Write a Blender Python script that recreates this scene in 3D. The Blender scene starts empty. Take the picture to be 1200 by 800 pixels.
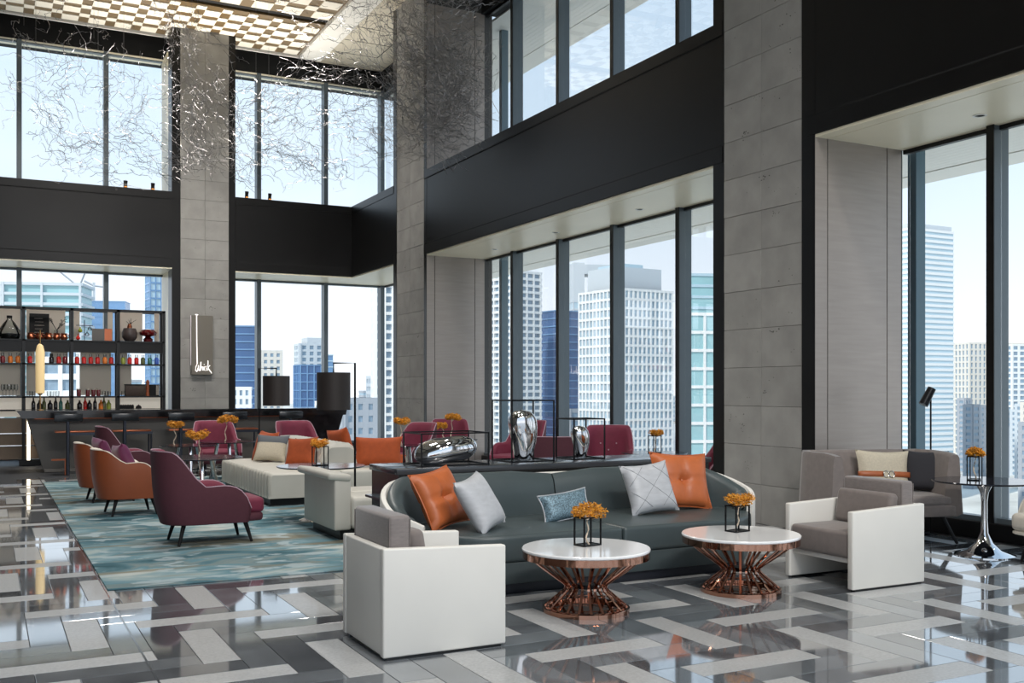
import bpy, bmesh, math, random
from mathutils import Vector, Matrix, noise
R = random.Random(7)
scene = bpy.context.scene
COL = scene.collection

# ------------------------------------------------------------ camera, sky, sun, exposure
FPX, YH, HC = 1186.0, 456.0, 1.5
TH = math.atan2(615.0, FPX)
cam_d = bpy.data.cameras.new('camera')
cam = bpy.data.objects.new('camera', cam_d)
COL.objects.link(cam)
cam.location = (0, 0, HC)
cam.rotation_euler = (math.pi / 2, 0, -TH)
cam_d.sensor_width = 36.0
cam_d.lens = FPX / 1200 * 36.0
cam_d.shift_y = (YH - 400) / 1200
cam_d.clip_start = 0.05
cam_d.clip_end = 6000
scene.camera = cam

world = bpy.data.worlds.new('hazy_sky')
scene.world = world
world.use_nodes = True
wn, wl = world.node_tree.nodes, world.node_tree.links
bg = wn['Background']
tc = wn.new('ShaderNodeTexCoord')
sep = wn.new('ShaderNodeSeparateXYZ')
wl.new(tc.outputs['Generated'], sep.inputs[0])
rmp = wn.new('ShaderNodeValToRGB')
rmp.color_ramp.elements[0].position = 0.0
rmp.color_ramp.elements[0].color = (0.88, 0.92, 0.98, 1)
rmp.color_ramp.elements[1].position = 0.75
rmp.color_ramp.elements[1].color = (0.36, 0.54, 0.76, 1)
e = rmp.color_ramp.elements.new(0.22)
e.color = (0.58, 0.71, 0.84, 1)
wl.new(sep.outputs[2], rmp.inputs[0])
nz = wn.new('ShaderNodeTexNoise')
nz.inputs['Scale'].default_value = 2.2
nz.inputs['Detail'].default_value = 5
mp = wn.new('ShaderNodeMapping')
mp.inputs['Scale'].default_value = (1, 1, 3.2)
wl.new(tc.outputs['Generated'], mp.inputs[0])
wl.new(mp.outputs[0], nz.inputs['Vector'])
cr = wn.new('ShaderNodeValToRGB')
cr.color_ramp.elements[0].position = 0.5
cr.color_ramp.elements[0].color = (0, 0, 0, 1)
cr.color_ramp.elements[1].position = 0.75
cr.color_ramp.elements[1].color = (0.5, 0.5, 0.5, 1)
wl.new(nz.outputs[0], cr.inputs[0])
mx = wn.new('ShaderNodeMixRGB')
wl.new(cr.outputs[0], mx.inputs[0])
wl.new(rmp.outputs[0], mx.inputs[1])
mx.inputs[2].default_value = (0.86, 0.90, 0.95, 1)
wl.new(mx.outputs[0], bg.inputs[0])
bg.inputs[1].default_value = 1.2

sun_d = bpy.data.lights.new('sun', 'SUN')
sun_d.energy = 3.2
sun_d.angle = math.radians(3)
sun_d.color = (1.0, 0.95, 0.87)
sun = bpy.data.objects.new('sun', sun_d)
COL.objects.link(sun)
sun.rotation_euler = Vector((0.74, 0.30, -0.72)).to_track_quat('-Z', 'Y').to_euler()
sun.location = (-40, -20, 60)

scene.view_settings.view_transform = 'Standard'
scene.view_settings.look = 'None'
scene.view_settings.gamma = 1.0
scene.view_settings.use_curve_mapping = False
scene.view_settings.exposure = 0.2

# added ceiling fill spotlights: (x, y, target, watts); each lamp is built with an invented fixture at the end
FILL_SPOTS = [(2.0, 17.75, (2.2, 14.0, 0), 900), (5.2, 17.75, (5.0, 21.0, 1.0), 1000), (1.5, 17.75, (2.5, 22.0, 2.5), 1300),
          (2.5, 12.0, (2.0, 10.5, 0), 700), (5.2, 12.0, (6.0, 13.5, 0), 1000),
          (1.5, 5.0, (2.2, 8.0, 0), 500), (4.8, 4.6, (4.6, 6.8, 0), 500),
          (1.5, -3.0, (2.5, 5.5, 0.3), 1100), (5.0, -3.0, (5.8, 5.5, 0.3), 1100), (3.2, -3.5, (6.5, 10.0, 1.0), 700)]

# ------------------------------------------------------------ helpers
def S2L(c):
    return tuple(((v / 255) / 12.92 if v / 255 <= 0.04045 else ((v / 255 + 0.055) / 1.055) ** 2.4) for v in c)

def mat(name, col, rough=0.5, metal=0.0, var=0.0, vscale=6.0, bump=0.0, bscale=40.0, coat=0.0, sheen=0.0, spec=0.5,
        stretch=(1, 1, 1), rnd=0.0, emit=None, estr=0.0, detail=4, srgb=True):
    m = bpy.data.materials.new(name)
    m.use_nodes = True
    n, l = m.node_tree.nodes, m.node_tree.links
    b = n['Principled BSDF']
    c = S2L(col) if srgb else col
    b.inputs['Base Color'].default_value = (*c, 1)
    b.inputs['Roughness'].default_value = rough
    b.inputs['Metallic'].default_value = metal
    b.inputs['Specular IOR Level'].default_value = spec
    b.inputs['Coat Weight'].default_value = coat
    b.inputs['Coat Roughness'].default_value = 0.05
    if sheen:
        b.inputs['Sheen Weight'].default_value = sheen
        b.inputs['Sheen Roughness'].default_value = 0.4
    if emit:
        b.inputs['Emission Color'].default_value = (*S2L(emit), 1)
        b.inputs['Emission Strength'].default_value = estr
    if var or bump:
        t = n.new('ShaderNodeTexCoord')
        mpn = n.new('ShaderNodeMapping')
        mpn.inputs['Scale'].default_value = stretch
        if rnd:
            oo = n.new('ShaderNodeObjectInfo')
            va = n.new('ShaderNodeVectorMath')
            va.operation = 'ADD'
            vs = n.new('ShaderNodeMath')
            vs.operation = 'MULTIPLY'
            vs.inputs[1].default_value = 37.0
            l.new(oo.outputs['Random'], vs.inputs[0])
            l.new(t.outputs['Object'], va.inputs[0])
            l.new(vs.outputs[0], va.inputs[1])
            l.new(va.outputs[0], mpn.inputs[0])
        else:
            l.new(t.outputs['Object'], mpn.inputs[0])
    if var or rnd:
        mix = n.new('ShaderNodeMixRGB')
        mix.inputs[1].default_value = (*[v * (1 - var) for v in c], 1)
        mix.inputs[2].default_value = (*[min(1, v * (1 + var)) for v in c], 1)
        mix.inputs[0].default_value = 0.5
        if var:
            nn = n.new('ShaderNodeTexNoise')
            nn.inputs['Scale'].default_value = vscale
            nn.inputs['Detail'].default_value = detail
            l.new(mpn.outputs[0], nn.inputs['Vector'])
            rr = n.new('ShaderNodeValToRGB')
            rr.color_ramp.elements[0].position = 0.3
            rr.color_ramp.elements[1].position = 0.7
            l.new(nn.outputs[0], rr.inputs[0])
            l.new(rr.outputs[0], mix.inputs[0])
        last = mix.outputs[0]
        if rnd:
            oi = n.new('ShaderNodeObjectInfo')
            hs = n.new('ShaderNodeHueSaturation')
            mr = n.new('ShaderNodeMapRange')
            mr.inputs[3].default_value = 1 - rnd
            mr.inputs[4].default_value = 1 + rnd
            l.new(oi.outputs['Random'], mr.inputs[0])
            l.new(mr.outputs[0], hs.inputs['Value'])
            l.new(last, hs.inputs['Color'])
            last = hs.outputs[0]
        l.new(last, b.inputs['Base Color'])
    if bump:
        bn = n.new('ShaderNodeTexNoise')
        bn.inputs['Scale'].default_value = bscale
        bn.inputs['Detail'].default_value = 3
        l.new(mpn.outputs[0], bn.inputs['Vector'])
        bp = n.new('ShaderNodeBump')
        bp.inputs['Strength'].default_value = bump
        bp.inputs['Distance'].default_value = 0.01
        l.new(bn.outputs[0], bp.inputs['Height'])
        l.new(bp.outputs[0], b.inputs['Normal'])
    return m

def glass_mat(name, tint=(1, 1, 1), refl=0.08, rough=0.0):
    m = bpy.data.materials.new(name)
    m.use_nodes = True
    n, l = m.node_tree.nodes, m.node_tree.links
    n.remove(n['Principled BSDF'])
    tr = n.new('ShaderNodeBsdfTransparent')
    tr.inputs[0].default_value = (*tint, 1)
    gl = n.new('ShaderNodeBsdfGlossy')
    gl.inputs['Roughness'].default_value = rough
    fr = n.new('ShaderNodeFresnel')
    fr.inputs[0].default_value = 1.45
    mu = n.new('ShaderNodeMath')
    mu.operation = 'MULTIPLY'
    mu.inputs[1].default_value = refl / 0.04
    mu.use_clamp = True
    l.new(fr.outputs[0], mu.inputs[0])
    ms = n.new('ShaderNodeMixShader')
    l.new(mu.outputs[0], ms.inputs[0])
    l.new(tr.outputs[0], ms.inputs[1])
    l.new(gl.outputs[0], ms.inputs[2])
    l.new(ms.outputs[0], n['Material Output'].inputs[0])
    return m

def rotm(rx=0, ry=0, rz=0):
    return Matrix.Rotation(rz, 4, 'Z') @ Matrix.Rotation(ry, 4, 'Y') @ Matrix.Rotation(rx, 4, 'X')

class MB:
    def __init__(s):
        s.bm = bmesh.new()
    def _add(s, tb, M=None):
        if M is not None:
            tb.transform(M)
        me = bpy.data.meshes.new('tmp')
        tb.to_mesh(me)
        tb.free()
        s.bm.from_mesh(me)
        bpy.data.meshes.remove(me)
    def box(s, c, d, bevel=0.0, seg=2, M=None):
        """centre c, full size d"""
        tb = bmesh.new()
        bmesh.ops.create_cube(tb, size=1.0)
        for v in tb.verts:
            v.co = Vector((v.co.x * d[0], v.co.y * d[1], v.co.z * d[2]))
        if bevel:
            bmesh.ops.bevel(tb, geom=list(tb.edges), offset=min(bevel, 0.49 * min(d)), segments=seg, profile=0.5, affect='EDGES')
        T = Matrix.Translation(Vector(c))
        s._add(tb, T @ M if M is not None else T)
        return s
    def bx(s, x0, x1, y0, y1, z0, z1, bevel=0.0, seg=2):
        return s.box(((x0 + x1) / 2, (y0 + y1) / 2, (z0 + z1) / 2), (abs(x1 - x0), abs(y1 - y0), abs(z1 - z0)), bevel, seg)
    def lathe(s, prof, n=32, c=(0, 0, 0), M=None, cap=True):
        tb = bmesh.new()
        rings = []
        for r, z in prof:
            if r < 1e-5:
                rings.append([tb.verts.new((0, 0, z))])
            else:
                rings.append([tb.verts.new((r * math.cos(2 * math.pi * i / n), r * math.sin(2 * math.pi * i / n), z)) for i in range(n)])
        for a, b in zip(rings, rings[1:]):
            if len(a) == 1 and len(b) == 1:
                continue
            for i in range(n):
                j = (i + 1) % n
                if len(a) == 1:
                    tb.faces.new((a[0], b[j], b[i]))
                elif len(b) == 1:
                    tb.faces.new((a[i], a[j], b[0]))
                else:
                    tb.faces.new((a[i], a[j], b[j], b[i]))
        if cap:
            if len(rings[0]) > 1:
                tb.faces.new(rings[0][::-1])
            if len(rings[-1]) > 1:
                tb.faces.new(rings[-1])
        T = Matrix.Translation(Vector(c))
        s._add(tb, T @ M if M is not None else T)
        return s
    def rod(s, p, q, r0, r1=None, n=8):
        p, q = Vector(p), Vector(q)
        d = q - p
        M = d.to_track_quat('Z', 'Y').to_matrix().to_4x4()
        return s.lathe([(r0, 0), (r0 if r1 is None else r1, d.length)], n, p, M)
    def tube(s, pts, r, n=6, cap=True, flat=None):
        """r a number or list"""
        pts = [Vector(p) for p in pts]
        rs = r if isinstance(r, (list, tuple)) else [r] * len(pts)
        tb = s.bm
        rings = []
        up = Vector((0, 0, 1))
        for i, p in enumerate(pts):
            d = (pts[min(i + 1, len(pts) - 1)] - pts[max(i - 1, 0)])
            if d.length < 1e-9:
                d = Vector((0, 0, 1))
            d.normalize()
            a = d.cross(up)
            if a.length < 0.05:
                a = d.cross(Vector((1, 0, 0)))
            a.normalize()
            b = d.cross(a)
            rings.append([tb.verts.new(p + (a * math.cos(2 * math.pi * k / n) + b * math.sin(2 * math.pi * k / n)) * rs[i]) for k in range(n)])
        for A, B in zip(rings, rings[1:]):
            for k in range(n):
                tb.faces.new((A[k], A[(k + 1) % n], B[(k + 1) % n], B[k]))
        if cap:
            tb.faces.new(rings[0][::-1])
            tb.faces.new(rings[-1])
        return s
    def grid(s, fn, nu, nv, closeu=False, closev=False):
        """fn(i,j)->point ; quads"""
        V = [[s.bm.verts.new(fn(i, j)) for j in range(nv)] for i in range(nu)]
        for i in range(nu if closeu else nu - 1):
            for j in range(nv if closev else nv - 1):
                a, b = (i + 1) % nu, (j + 1) % nv
                s.bm.faces.new((V[i][j], V[a][j], V[a][b], V[i][b]))
        return V
    def face(s, pts):
        s.bm.faces.new([s.bm.verts.new(Vector(p)) for p in pts])
        return s
    def prism(s, poly, axis, a0, a1):
        """poly of 2D points extruded along axis 'x','y' or 'z' from a0 to a1"""
        def P(u, v, a):
            return {'x': (a, u, v), 'y': (u, a, v), 'z': (u, v, a)}[axis]
        A = [s.bm.verts.new(P(u, v, a0)) for u, v in poly]
        B = [s.bm.verts.new(P(u, v, a1)) for u, v in poly]
        n = len(poly)
        s.bm.faces.new(A[::-1])
        s.bm.faces.new(B)
        for i in range(n):
            s.bm.faces.new((A[i], A[(i + 1) % n], B[(i + 1) % n], B[i]))
        return s
    def mesh(s, name, m, smooth=35):
        bmesh.ops.recalc_face_normals(s.bm, faces=list(s.bm.faces))
        me = bpy.data.meshes.new(name)
        s.bm.to_mesh(me)
        s.bm.free()
        if m is not None:
            me.materials.append(m)
        if smooth:
            for p in me.polygons:
                p.use_smooth = True
            me.set_sharp_from_angle(angle=math.radians(smooth))
        return me
    def build(s, name, m, parent=None, loc=(0, 0, 0), rz=0, smooth=35, subdiv=0):
        me = s.mesh(name, m, smooth)
        return link(name, me, parent, loc, rz, subdiv)

def link(name, me, parent=None, loc=(0, 0, 0), rz=0, subdiv=0):
    o = bpy.data.objects.new(name, me)
    COL.objects.link(o)
    o.location = loc
    o.rotation_euler = (0, 0, rz)
    o.parent = parent
    if subdiv:
        md = o.modifiers.new('subdivision', 'SUBSURF')
        md.levels = subdiv
        md.render_levels = subdiv
    return o

def thing(name, label, cat, loc=(0, 0, 0), rz=0, group=None):
    o = bpy.data.objects.new(name, None)
    COL.objects.link(o)
    o.empty_display_size = 0.1
    o.location = loc
    o.rotation_euler = (0, 0, rz)
    return tag(o, label, cat, group)

def tag(o, label, cat, group=None, kind=None):
    o['label'] = label
    o['category'] = cat
    if group:
        o['group'] = group
    if kind:
        o['kind'] = kind
    return o

def struct(name, loc=(0, 0, 0), label=None):
    o = bpy.data.objects.new(name, None)
    COL.objects.link(o)
    o.location = loc
    o['kind'] = 'structure'
    if label:
        o['label'] = label
    return o

def dup(root, loc=None, rz=None, label=None, group=None):
    def cp(o, par):
        c = o.copy()
        COL.objects.link(c)
        c.parent = par
        for ch in list(o.children):
            cp(ch, c)
        return c
    r = cp(root, None)
    if loc is not None:
        r.location = loc
    if rz is not None:
        r.rotation_euler = (0, 0, rz)
    if label:
        r['label'] = label
    if group:
        r['group'] = group
    return r

# ------------------------------------------------------------ materials
M = {}
M['dark'] = mat('dark_bronze_panel', (19, 18, 18), 0.33, 0.3, var=0.15, vscale=1.5, spec=0.4)
M['black'] = mat('black_metal', (12, 12, 14), 0.4, 0.1)
M['gap'] = mat('shadow_gap_black', (8, 8, 8), 0.8)
M['stone'] = mat('grey_limestone', (150, 148, 144), 0.75, 0, var=0.13, vscale=3.0, bump=0.05, bscale=30, rnd=0.07)
M['pit'] = mat('stone_pit_dark', (84, 82, 78), 0.9)
M['jamb'] = mat('brushed_champagne_metal', (158, 150, 144), 0.38, 0.55, var=0.06, vscale=2, stretch=(1, 1, 12))
M['soffit'] = mat('cream_soffit_metal', (240, 230, 204), 0.35, 0.0, var=0.03, vscale=1)
M['mull'] = mat('dark_grey_mullion', (92, 102, 108), 0.35, 0.3)
M['mull_out'] = mat('teal_grey_fin', (82, 108, 120), 0.35, 0.3)
M['eave'] = mat('white_eave_panel', (240, 238, 230), 0.6)
M['pane'] = glass_mat('window_glass', (0.985, 0.99, 0.99), 0.008)
M['cream_ceiling'] = mat('cream_ceiling_panel', (214, 204, 184), 0.5, 0.1)
M['gold'] = mat('bronze_gold_lattice', (128, 106, 72), 0.4, 0.4)
M['lat_white'] = mat('ivory_lattice_tile', (244, 238, 224), 0.5)
M['white'] = mat('white_painted', (238, 236, 230), 0.5)
M['plaster'] = mat('taupe_plaster', (120, 112, 104), 0.8, var=0.05)
M['joint'] = mat('dark_joint', (70, 70, 70), 0.6)

XR, YL = 7.65, 23.0
XG, YG = 8.94, 24.37
Z1, Z2, Z3, ZC = 4.155, 5.81, 9.05, 9.5
# ------------------------------------------------------------ shell: walls, columns, windows, ceiling
def panel(o, name, m, x0, x1, y0, y1, z0, z1, bevel=0.0):
    c = Vector(((x0 + x1) / 2, (y0 + y1) / 2, (z0 + z1) / 2))
    return MB().box((0, 0, 0), (abs(x1 - x0), abs(y1 - y0), abs(z1 - z0)), bevel, 1).build(name, m, o, c, smooth=0)

def stone_pillar(parent, axis, a0, a1, face, depth, pits):
    """axis 'y': pillar in the right wall spanning y a0..a1, face at x=face; axis 'x': in back wall, face at y=face"""
    ctr = (a0 + a1) / 2
    if axis == 'y':
        core = MB().bx(face + 0.035, face + depth, a0 + 0.005, a1 - 0.005, 0, 9.6).build('stone_pillar', M['joint'], parent, smooth=0)
    else:
        core = MB().bx(a0 + 0.005, a1 - 0.005, face + 0.035, face + depth, 0, 9.6).build('stone_pillar', M['joint'], parent, smooth=0)
    ch = 0.4365
    w = (a1 - a0) / 2
    me = None
    g = 0.004
    mb = MB()
    if axis == 'y':
        mb.box((0, 0, 0), (0.04, w - g, ch - g), 0.002, 1)
    else:
        mb.box((0, 0, 0), (w - g, 0.04, ch - g), 0.002, 1)
    me = mb.mesh('stone_slab', M['stone'], 0)
    for k in range(22):
        z = ch * (k + 0.5) - 0.12 + 0.12
        for sgn in (-1, 1):
            p = R.uniform(0, 0.003)
            loc = (face + 0.02 - p + 0.003, ctr + sgn * w / 2, z) if axis == 'y' else (ctr + sgn * w / 2, face + 0.02 - p + 0.003, z)
            link('stone_slab', me, core, loc)
    if pits:
        pm = MB()
        for _ in range(pits):
            a, z = R.uniform(a0 + .05, a1 - .05), R.uniform(0.3, 9.3)
            rr = R.choice([0.004, 0.006, 0.008, 0.012])
            for q in range(R.choice([1, 1, 2, 7])):
                aa, zz = a + R.gauss(0, .04), z + R.gauss(0, .025)
                aa = min(max(aa, a0 + .03), a1 - .03)
                ang = R.uniform(0, 6)
                poly = [(aa + rr * R.uniform(.6, 1.2) * math.cos(ang + t), zz + 0.7 * rr * R.uniform(.5, 1.2) * math.sin(ang + t)) for t in (0, 1.05, 2.1, 3.1, 4.2, 5.2)]
                if axis == 'y':
                    pm.face([(face - 0.0015, u, v) for u, v in poly])
                else:
                    pm.face([(u, face - 0.0015, v) for u, v in poly])
        o = pm.build('stone_pit', M['pit'], core, smooth=0)
        o['kind'] = 'stuff'
    return core

wall_right = struct('wall_right', label='dark window wall with grey stone pillars and deep glazed bays')
wall_back = struct('wall_back', label='dark window wall with stone pillar behind the bar')

def seam_h_y(o, x, y0, y1, z):
    panel(o, 'seam', M['gap'], x - 0.003, x + 0.003, y0, y1, z - 0.012, z + 0.012)

# right wall bays: (y_far, y_near)
BAYS_R = [(18.39, 9.56, True), (7.90, -0.93, True)]
COLS_R = [(8.09, 9.37), (18.52, 20.02), (-2.4, -1.12)]
def spandrel(o, y0, y1):
    panel(o, 'spandrel_panel', M['dark'], XR, XG + 0.2, y0, y1, Z1 + 0.005, Z2)
    # raised trims top and bottom, fine joints
    panel(o, 'spandrel_trim', M['dark'], XR - 0.012, XR, y0, y1, Z1 + 0.005, Z1 + 0.19)
    panel(o, 'spandrel_trim', M['dark'], XR - 0.012, XR, y0, y1, Z2 - 0.16, Z2)
    panel(o, 'seam', M['gap'], XR - 0.004, XR, y0, y1, Z1 + 0.19, Z1 + 0.21)
    panel(o, 'seam', M['gap'], XR - 0.004, XR, y0, y1, Z2 - 0.18, Z2 - 0.16)

for yf, yn, _ in BAYS_R:
    spandrel(wall_right, yn - 0.17, yf + 0.12)
    # pilasters beside pillars (dark metal)
for y0, y1 in COLS_R:
    stone_pillar(wall_right, 'y', y0, y1, XR, 1.5, 110)
    for a, b in ((y0 - (0.13 if y0 > 18 else 0.19), y0), (y1, y1 + 0.19)):
        panel(wall_right, 'pilaster', M['dark'], XR - 0.004, XR + 0.002, a, b, 0, ZC)
# jambs (metal lined reveals) of the bays, with vertical joints
def jamb(yf, far):
    sg = 1 if far else -1
    t = 0.06
    for z0, z1 in ((0, Z1), (Z2, Z3 + 0.02)):
        for x0, x1 in ((XR + 0.002, XR + 0.17), (XR + 0.182, XG - 0.25), (XG - 0.238, XG - 0.03)):
            panel(wall_right, 'jamb_panel', M['jamb'], x0, x1, yf if far else yf - t, yf + t if far else yf, z0, z1)
        panel(wall_right, 'jamb_backing', M['gap'], XR + 0.01, XG - 0.035, yf + sg * 0.01, yf + sg * 0.12, z0, z1)
for yf, yn, _ in BAYS_R:
    jamb(yf, True)
    jamb(yn, False)
    # lower soffit: three cream strips with dark joints between
    for x0, x1 in ((XR + 0.004, XR + 0.17), (XR + 0.18, XG - 0.06), (XG - 0.05, XG + 0.2)):
        panel(wall_right, 'soffit_panel', M['soffit'], x0, x1, yn, yf, Z1 - 0.03, Z1)
    # floor curb, upper head fascia
    panel(wall_right, 'window_curb', M['black'], XG - 0.10, XG + 0.15, yn, yf, 0, 0.17, 0.004)
    panel(wall_right, 'head_fascia', M['gap'], XG - 0.10, XG + 0.6, yn, yf, Z3, ZC + 0.2)
# corner bay of right wall  y 20.2 .. corner
panel(wall_right, 'spandrel_panel', M['dark'], XR, XG + 0.2, 20.2, YG + 0.2, Z1 + 0.005, Z2)
panel(wall_right, 'spandrel_trim', M['dark'], XR - 0.012, XR, 20.2, YL, Z1 + 0.005, Z1 + 0.19)
panel(wall_right, 'spandrel_trim', M['dark'], XR - 0.012, XR, 20.2, YL, Z2 - 0.16, Z2)
panel(wall_right, 'soffit_panel', M['soffit'], XR + 0.004, XG + 0.2, 20.2, YG + 0.2, Z1 - 0.03, Z1)
panel(wall_right, 'head_fascia', M['gap'], XG - 0.10, XG + 0.6, 20.2, YG + 0.6, Z3, ZC + 0.2)
for z0, z1 in ((0, Z1), (Z2, Z3)):
    panel(wall_right, 'jamb_panel', M['jamb'], XR + 0.02, XG + 0.05, 20.2, 20.26, z0, z1)

# back wall
COLS_B = [(3.755, 4.796), (-3.9, -2.86)]
BAYS_B = [(4.946, XG), (-2.71, 3.576), (-9.0, -4.05)]
for x0, x1 in COLS_B:
    stone_pillar(wall_back, 'x', x0, x1, YL, 1.6, 60)
    panel(wall_back, 'pilaster', M['dark'], x0 - 0.18, x0, YL + 0.02, YL + 0.5, 0, ZC)
    panel(wall_back, 'pilaster', M['dark'], x1, x1 + 0.15, YL + 0.02, YL + 0.5, 0, ZC)
for x0, x1 in BAYS_B:
    xe = min(x1, XR)
    panel(wall_back, 'spandrel_panel', M['dark'], x0 - 0.0, xe, YL, YG + 0.2, Z1 + 0.005, Z2)
    panel(wall_back, 'spandrel_trim', M['dark'], x0, xe - 0.012, YL - 0.012, YL, Z1 + 0.005, Z1 + 0.19)
    panel(wall_back, 'spandrel_trim', M['dark'], x0, xe - 0.012, YL - 0.012, YL, Z2 - 0.16, Z2)
    panel(wall_back, 'seam', M['gap'], x0, xe, YL - 0.004, YL, Z1 + 0.19, Z1 + 0.21)
    panel(wall_back, 'seam', M['gap'], x0, xe, YL - 0.004, YL, Z2 - 0.18, Z2 - 0.16)
    panel(wall_back, 'soffit_panel', M['soffit'], x0, xe, YL + 0.004, YG + 0.2, Z1 - 0.03, Z1)
    panel(wall_back, 'head_fascia', M['gap'], x0 - 0.9 if x0 > 0 else x0, x1 + 0.3 if x1 < XG else XG - 0.1, YG - 0.12, YG + 0.6, Z3, ZC + 0.2)
    panel(wall_back, 'head_lining', M['soffit'], x0, x1 if x1 < XG else XG - 0.1, YG - 0.11, YG + 0.3, Z3 - 0.02, Z3 - 0.001)
    panel(wall_back, 'window_curb', M['black'], x0, x1 if x1 < XG else XG - 0.2, YG - 0.18, YG + 0.15, 0, 0.17)
    for z0, z1 in ((0, Z1 - 0.03), (Z2, Z3)):
        for xj in ((x0, 1), (x1, -1)):
            if xj[0] < XR:
                panel(wall_back, 'jamb_panel', M['soffit'] if xj[1] < 0 else M['jamb'], xj[0], xj[0] - 0.06 * xj[1], YL + 0.03, YG + 0.1, z0, z1)

# windows: frames and panes
def window_r(n, y_edges, z0, z1, yn, yf):
    w = struct('window_%d' % n, label='tall glazing with dark grey mullions in the right wall')
    ys = [y for y in y_edges if yn < y < yf]
    for y in ys:
        panel(w, 'mullion', M['mull'], XG - 0.08, XG + 0.14, y - 0.07, y, z0, z1, 0.004)
        panel(w, 'mullion_shade_face', M['black'], XG - 0.092, XG - 0.08, y - 0.074, y + 0.012, z0, z1)  # black plate puts the backlit shade on the room-facing side
    panel(w, 'sill_frame', M['mull'], XG - 0.04, XG + 0.08, yn, yf, z0, z0 + 0.05)
    panel(w, 'head_frame', M['black'], XG - 0.0, XG + 0.06, yn, yf, z1 - 0.045, z1)
    ed = [yf] + sorted(ys, reverse=True) + [yn]
    for a, b in zip(ed, ed[1:]):
        panel(w, 'glass_pane', M['pane'], XG + 0.02, XG + 0.032, b + 0.001, a - 0.071, z0 + 0.05, z1 - 0.045)
    return w
me_far = [17.12, 15.385, 13.65, 11.915, 10.18]
me_near = [6.775, 5.04, 3.305, 1.57, -0.165]
wi = 1
for (yf, yn, _), es in zip(BAYS_R, (me_far, me_near)):
    window_r(wi, es, 0.17, Z1 - 0.03, yn, yf)
    window_r(wi + 1, es, Z2, Z3, yn, yf)
    wi += 2
for z0, z1 in ((0.17, Z1 - 0.03), (Z2, Z3)):
    window_r(wi, [22.6], z0, z1, 20.26, YG - 0.05)
    wi += 1
def window_b(n, xs, z0, z1, x0, x1):
    w = struct('window_%d' % n, label='glazing with dark mullions in the wall behind the bar')
    for x in xs:
        panel(w, 'mullion', M['mull'], x - 0.05, x + 0.05, YG - 0.12, YG + 0.13, z0, z1, 0.004)
    panel(w, 'sill_frame', M['mull'], x0, x1, YG - 0.04, YG + 0.08, z0, z0 + 0.05)
    panel(w, 'head_frame', M['mull'], x0, x1, YG - 0.04, YG + 0.08, z1 - 0.045, z1)
    ed = [x0] + sorted(xs) + [x1]
    for a, b in zip(ed, ed[1:]):
        panel(w, 'glass_pane', M['pane'], a + 0.05, b - 0.05, YG + 0.02, YG + 0.032, z0 + 0.05, z1 - 0.045)
    return w
def onY(px, Y):
    u = (px - 600) / FPX
    return Y * (math.sin(TH) + u * math.cos(TH)) / (math.cos(TH) - u * math.sin(TH))
XBL = [onY(22.5, YG - 0.1), onY(124.5, YG - 0.1)]
stp = XBL[1] - XBL[0]
XBL = [XBL[0] - stp] + XBL
XBR = [onY(303.5, YG - 0.1), onY(382, YG - 0.1), XG - 0.05]
for z0, z1 in ((0.17, Z1 - 0.03), (Z2, Z3)):
    window_b(wi, XBL, z0, z1, -2.71, 3.576)
    window_b(wi + 1, XBR, z0, z1, 4.946, XG)
    window_b(wi + 2, [-4.9, -6.7], z0, z1, -9.0, -4.05)
    wi += 3
# exterior fins beside the far jambs
for y in (19.0, 8.37):
    panel(wall_right, 'exterior_fin', M['mull_out'], 9.55, 9.70, y - 0.12, y, -1, 10)
# exterior eaves (ribbed white panels) above each storey
def eave_r(z, nm):
    o = struct(nm, label='white ribbed eave outside the right hand windows')
    y = -2.0
    panel(o, 'eave_board', M['eave'], XG + 0.25, XG + 0.78, -2, 24.5, z, z + 0.05)
    x = XG + 0.8
    for k in range(9):
        panel(o, 'eave_board', M['eave'], x, x + 0.113, -2, 25.5, z + 0.012, z + 0.06)
        x += 0.118
    panel(o, 'eave_board', M['eave'], x, x + 0.55, -2, 26, z, z + 0.35)
eave_r(4.30, 'trim_1')
eave_r(9.02, 'trim_2')

# ceiling
ceiling = struct('ceiling', label='high ceiling with bronze and ivory lattice panels and cream bulkhead')
panel(ceiling, 'ceiling_slab', M['plaster'], -9.2, XG + 0.6, -5, YG + 0.6, ZC + 0.25, ZC + 0.45)
panel(ceiling, 'bulkhead', M['cream_ceiling'], 7.12, XG - 0.12, -5, YG - 0.2, ZC, ZC + 0.1)
for y in (23.2, 22.3, 21.4, 20.5, 19.6, 17.0, 14.0):
    panel(ceiling, 'access_joint', M['gap'], 7.25, 8.35, y - 0.008, y + 0.008, ZC - 0.004, ZC)
panel(ceiling, 'access_joint', M['gap'], 8.35, 8.37, 17, 23.2, ZC - 0.004, ZC)
panel(ceiling, 'white_beam', M['white'], 6.58, 7.12, -5, YG - 0.62, ZC - 0.12, ZC + 0.25)
panel(ceiling, 'edge_trim', M['white'], -9.1, 6.58, YG - 0.66, YG - 0.62, ZC - 0.12, ZC + 0.05)
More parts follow.
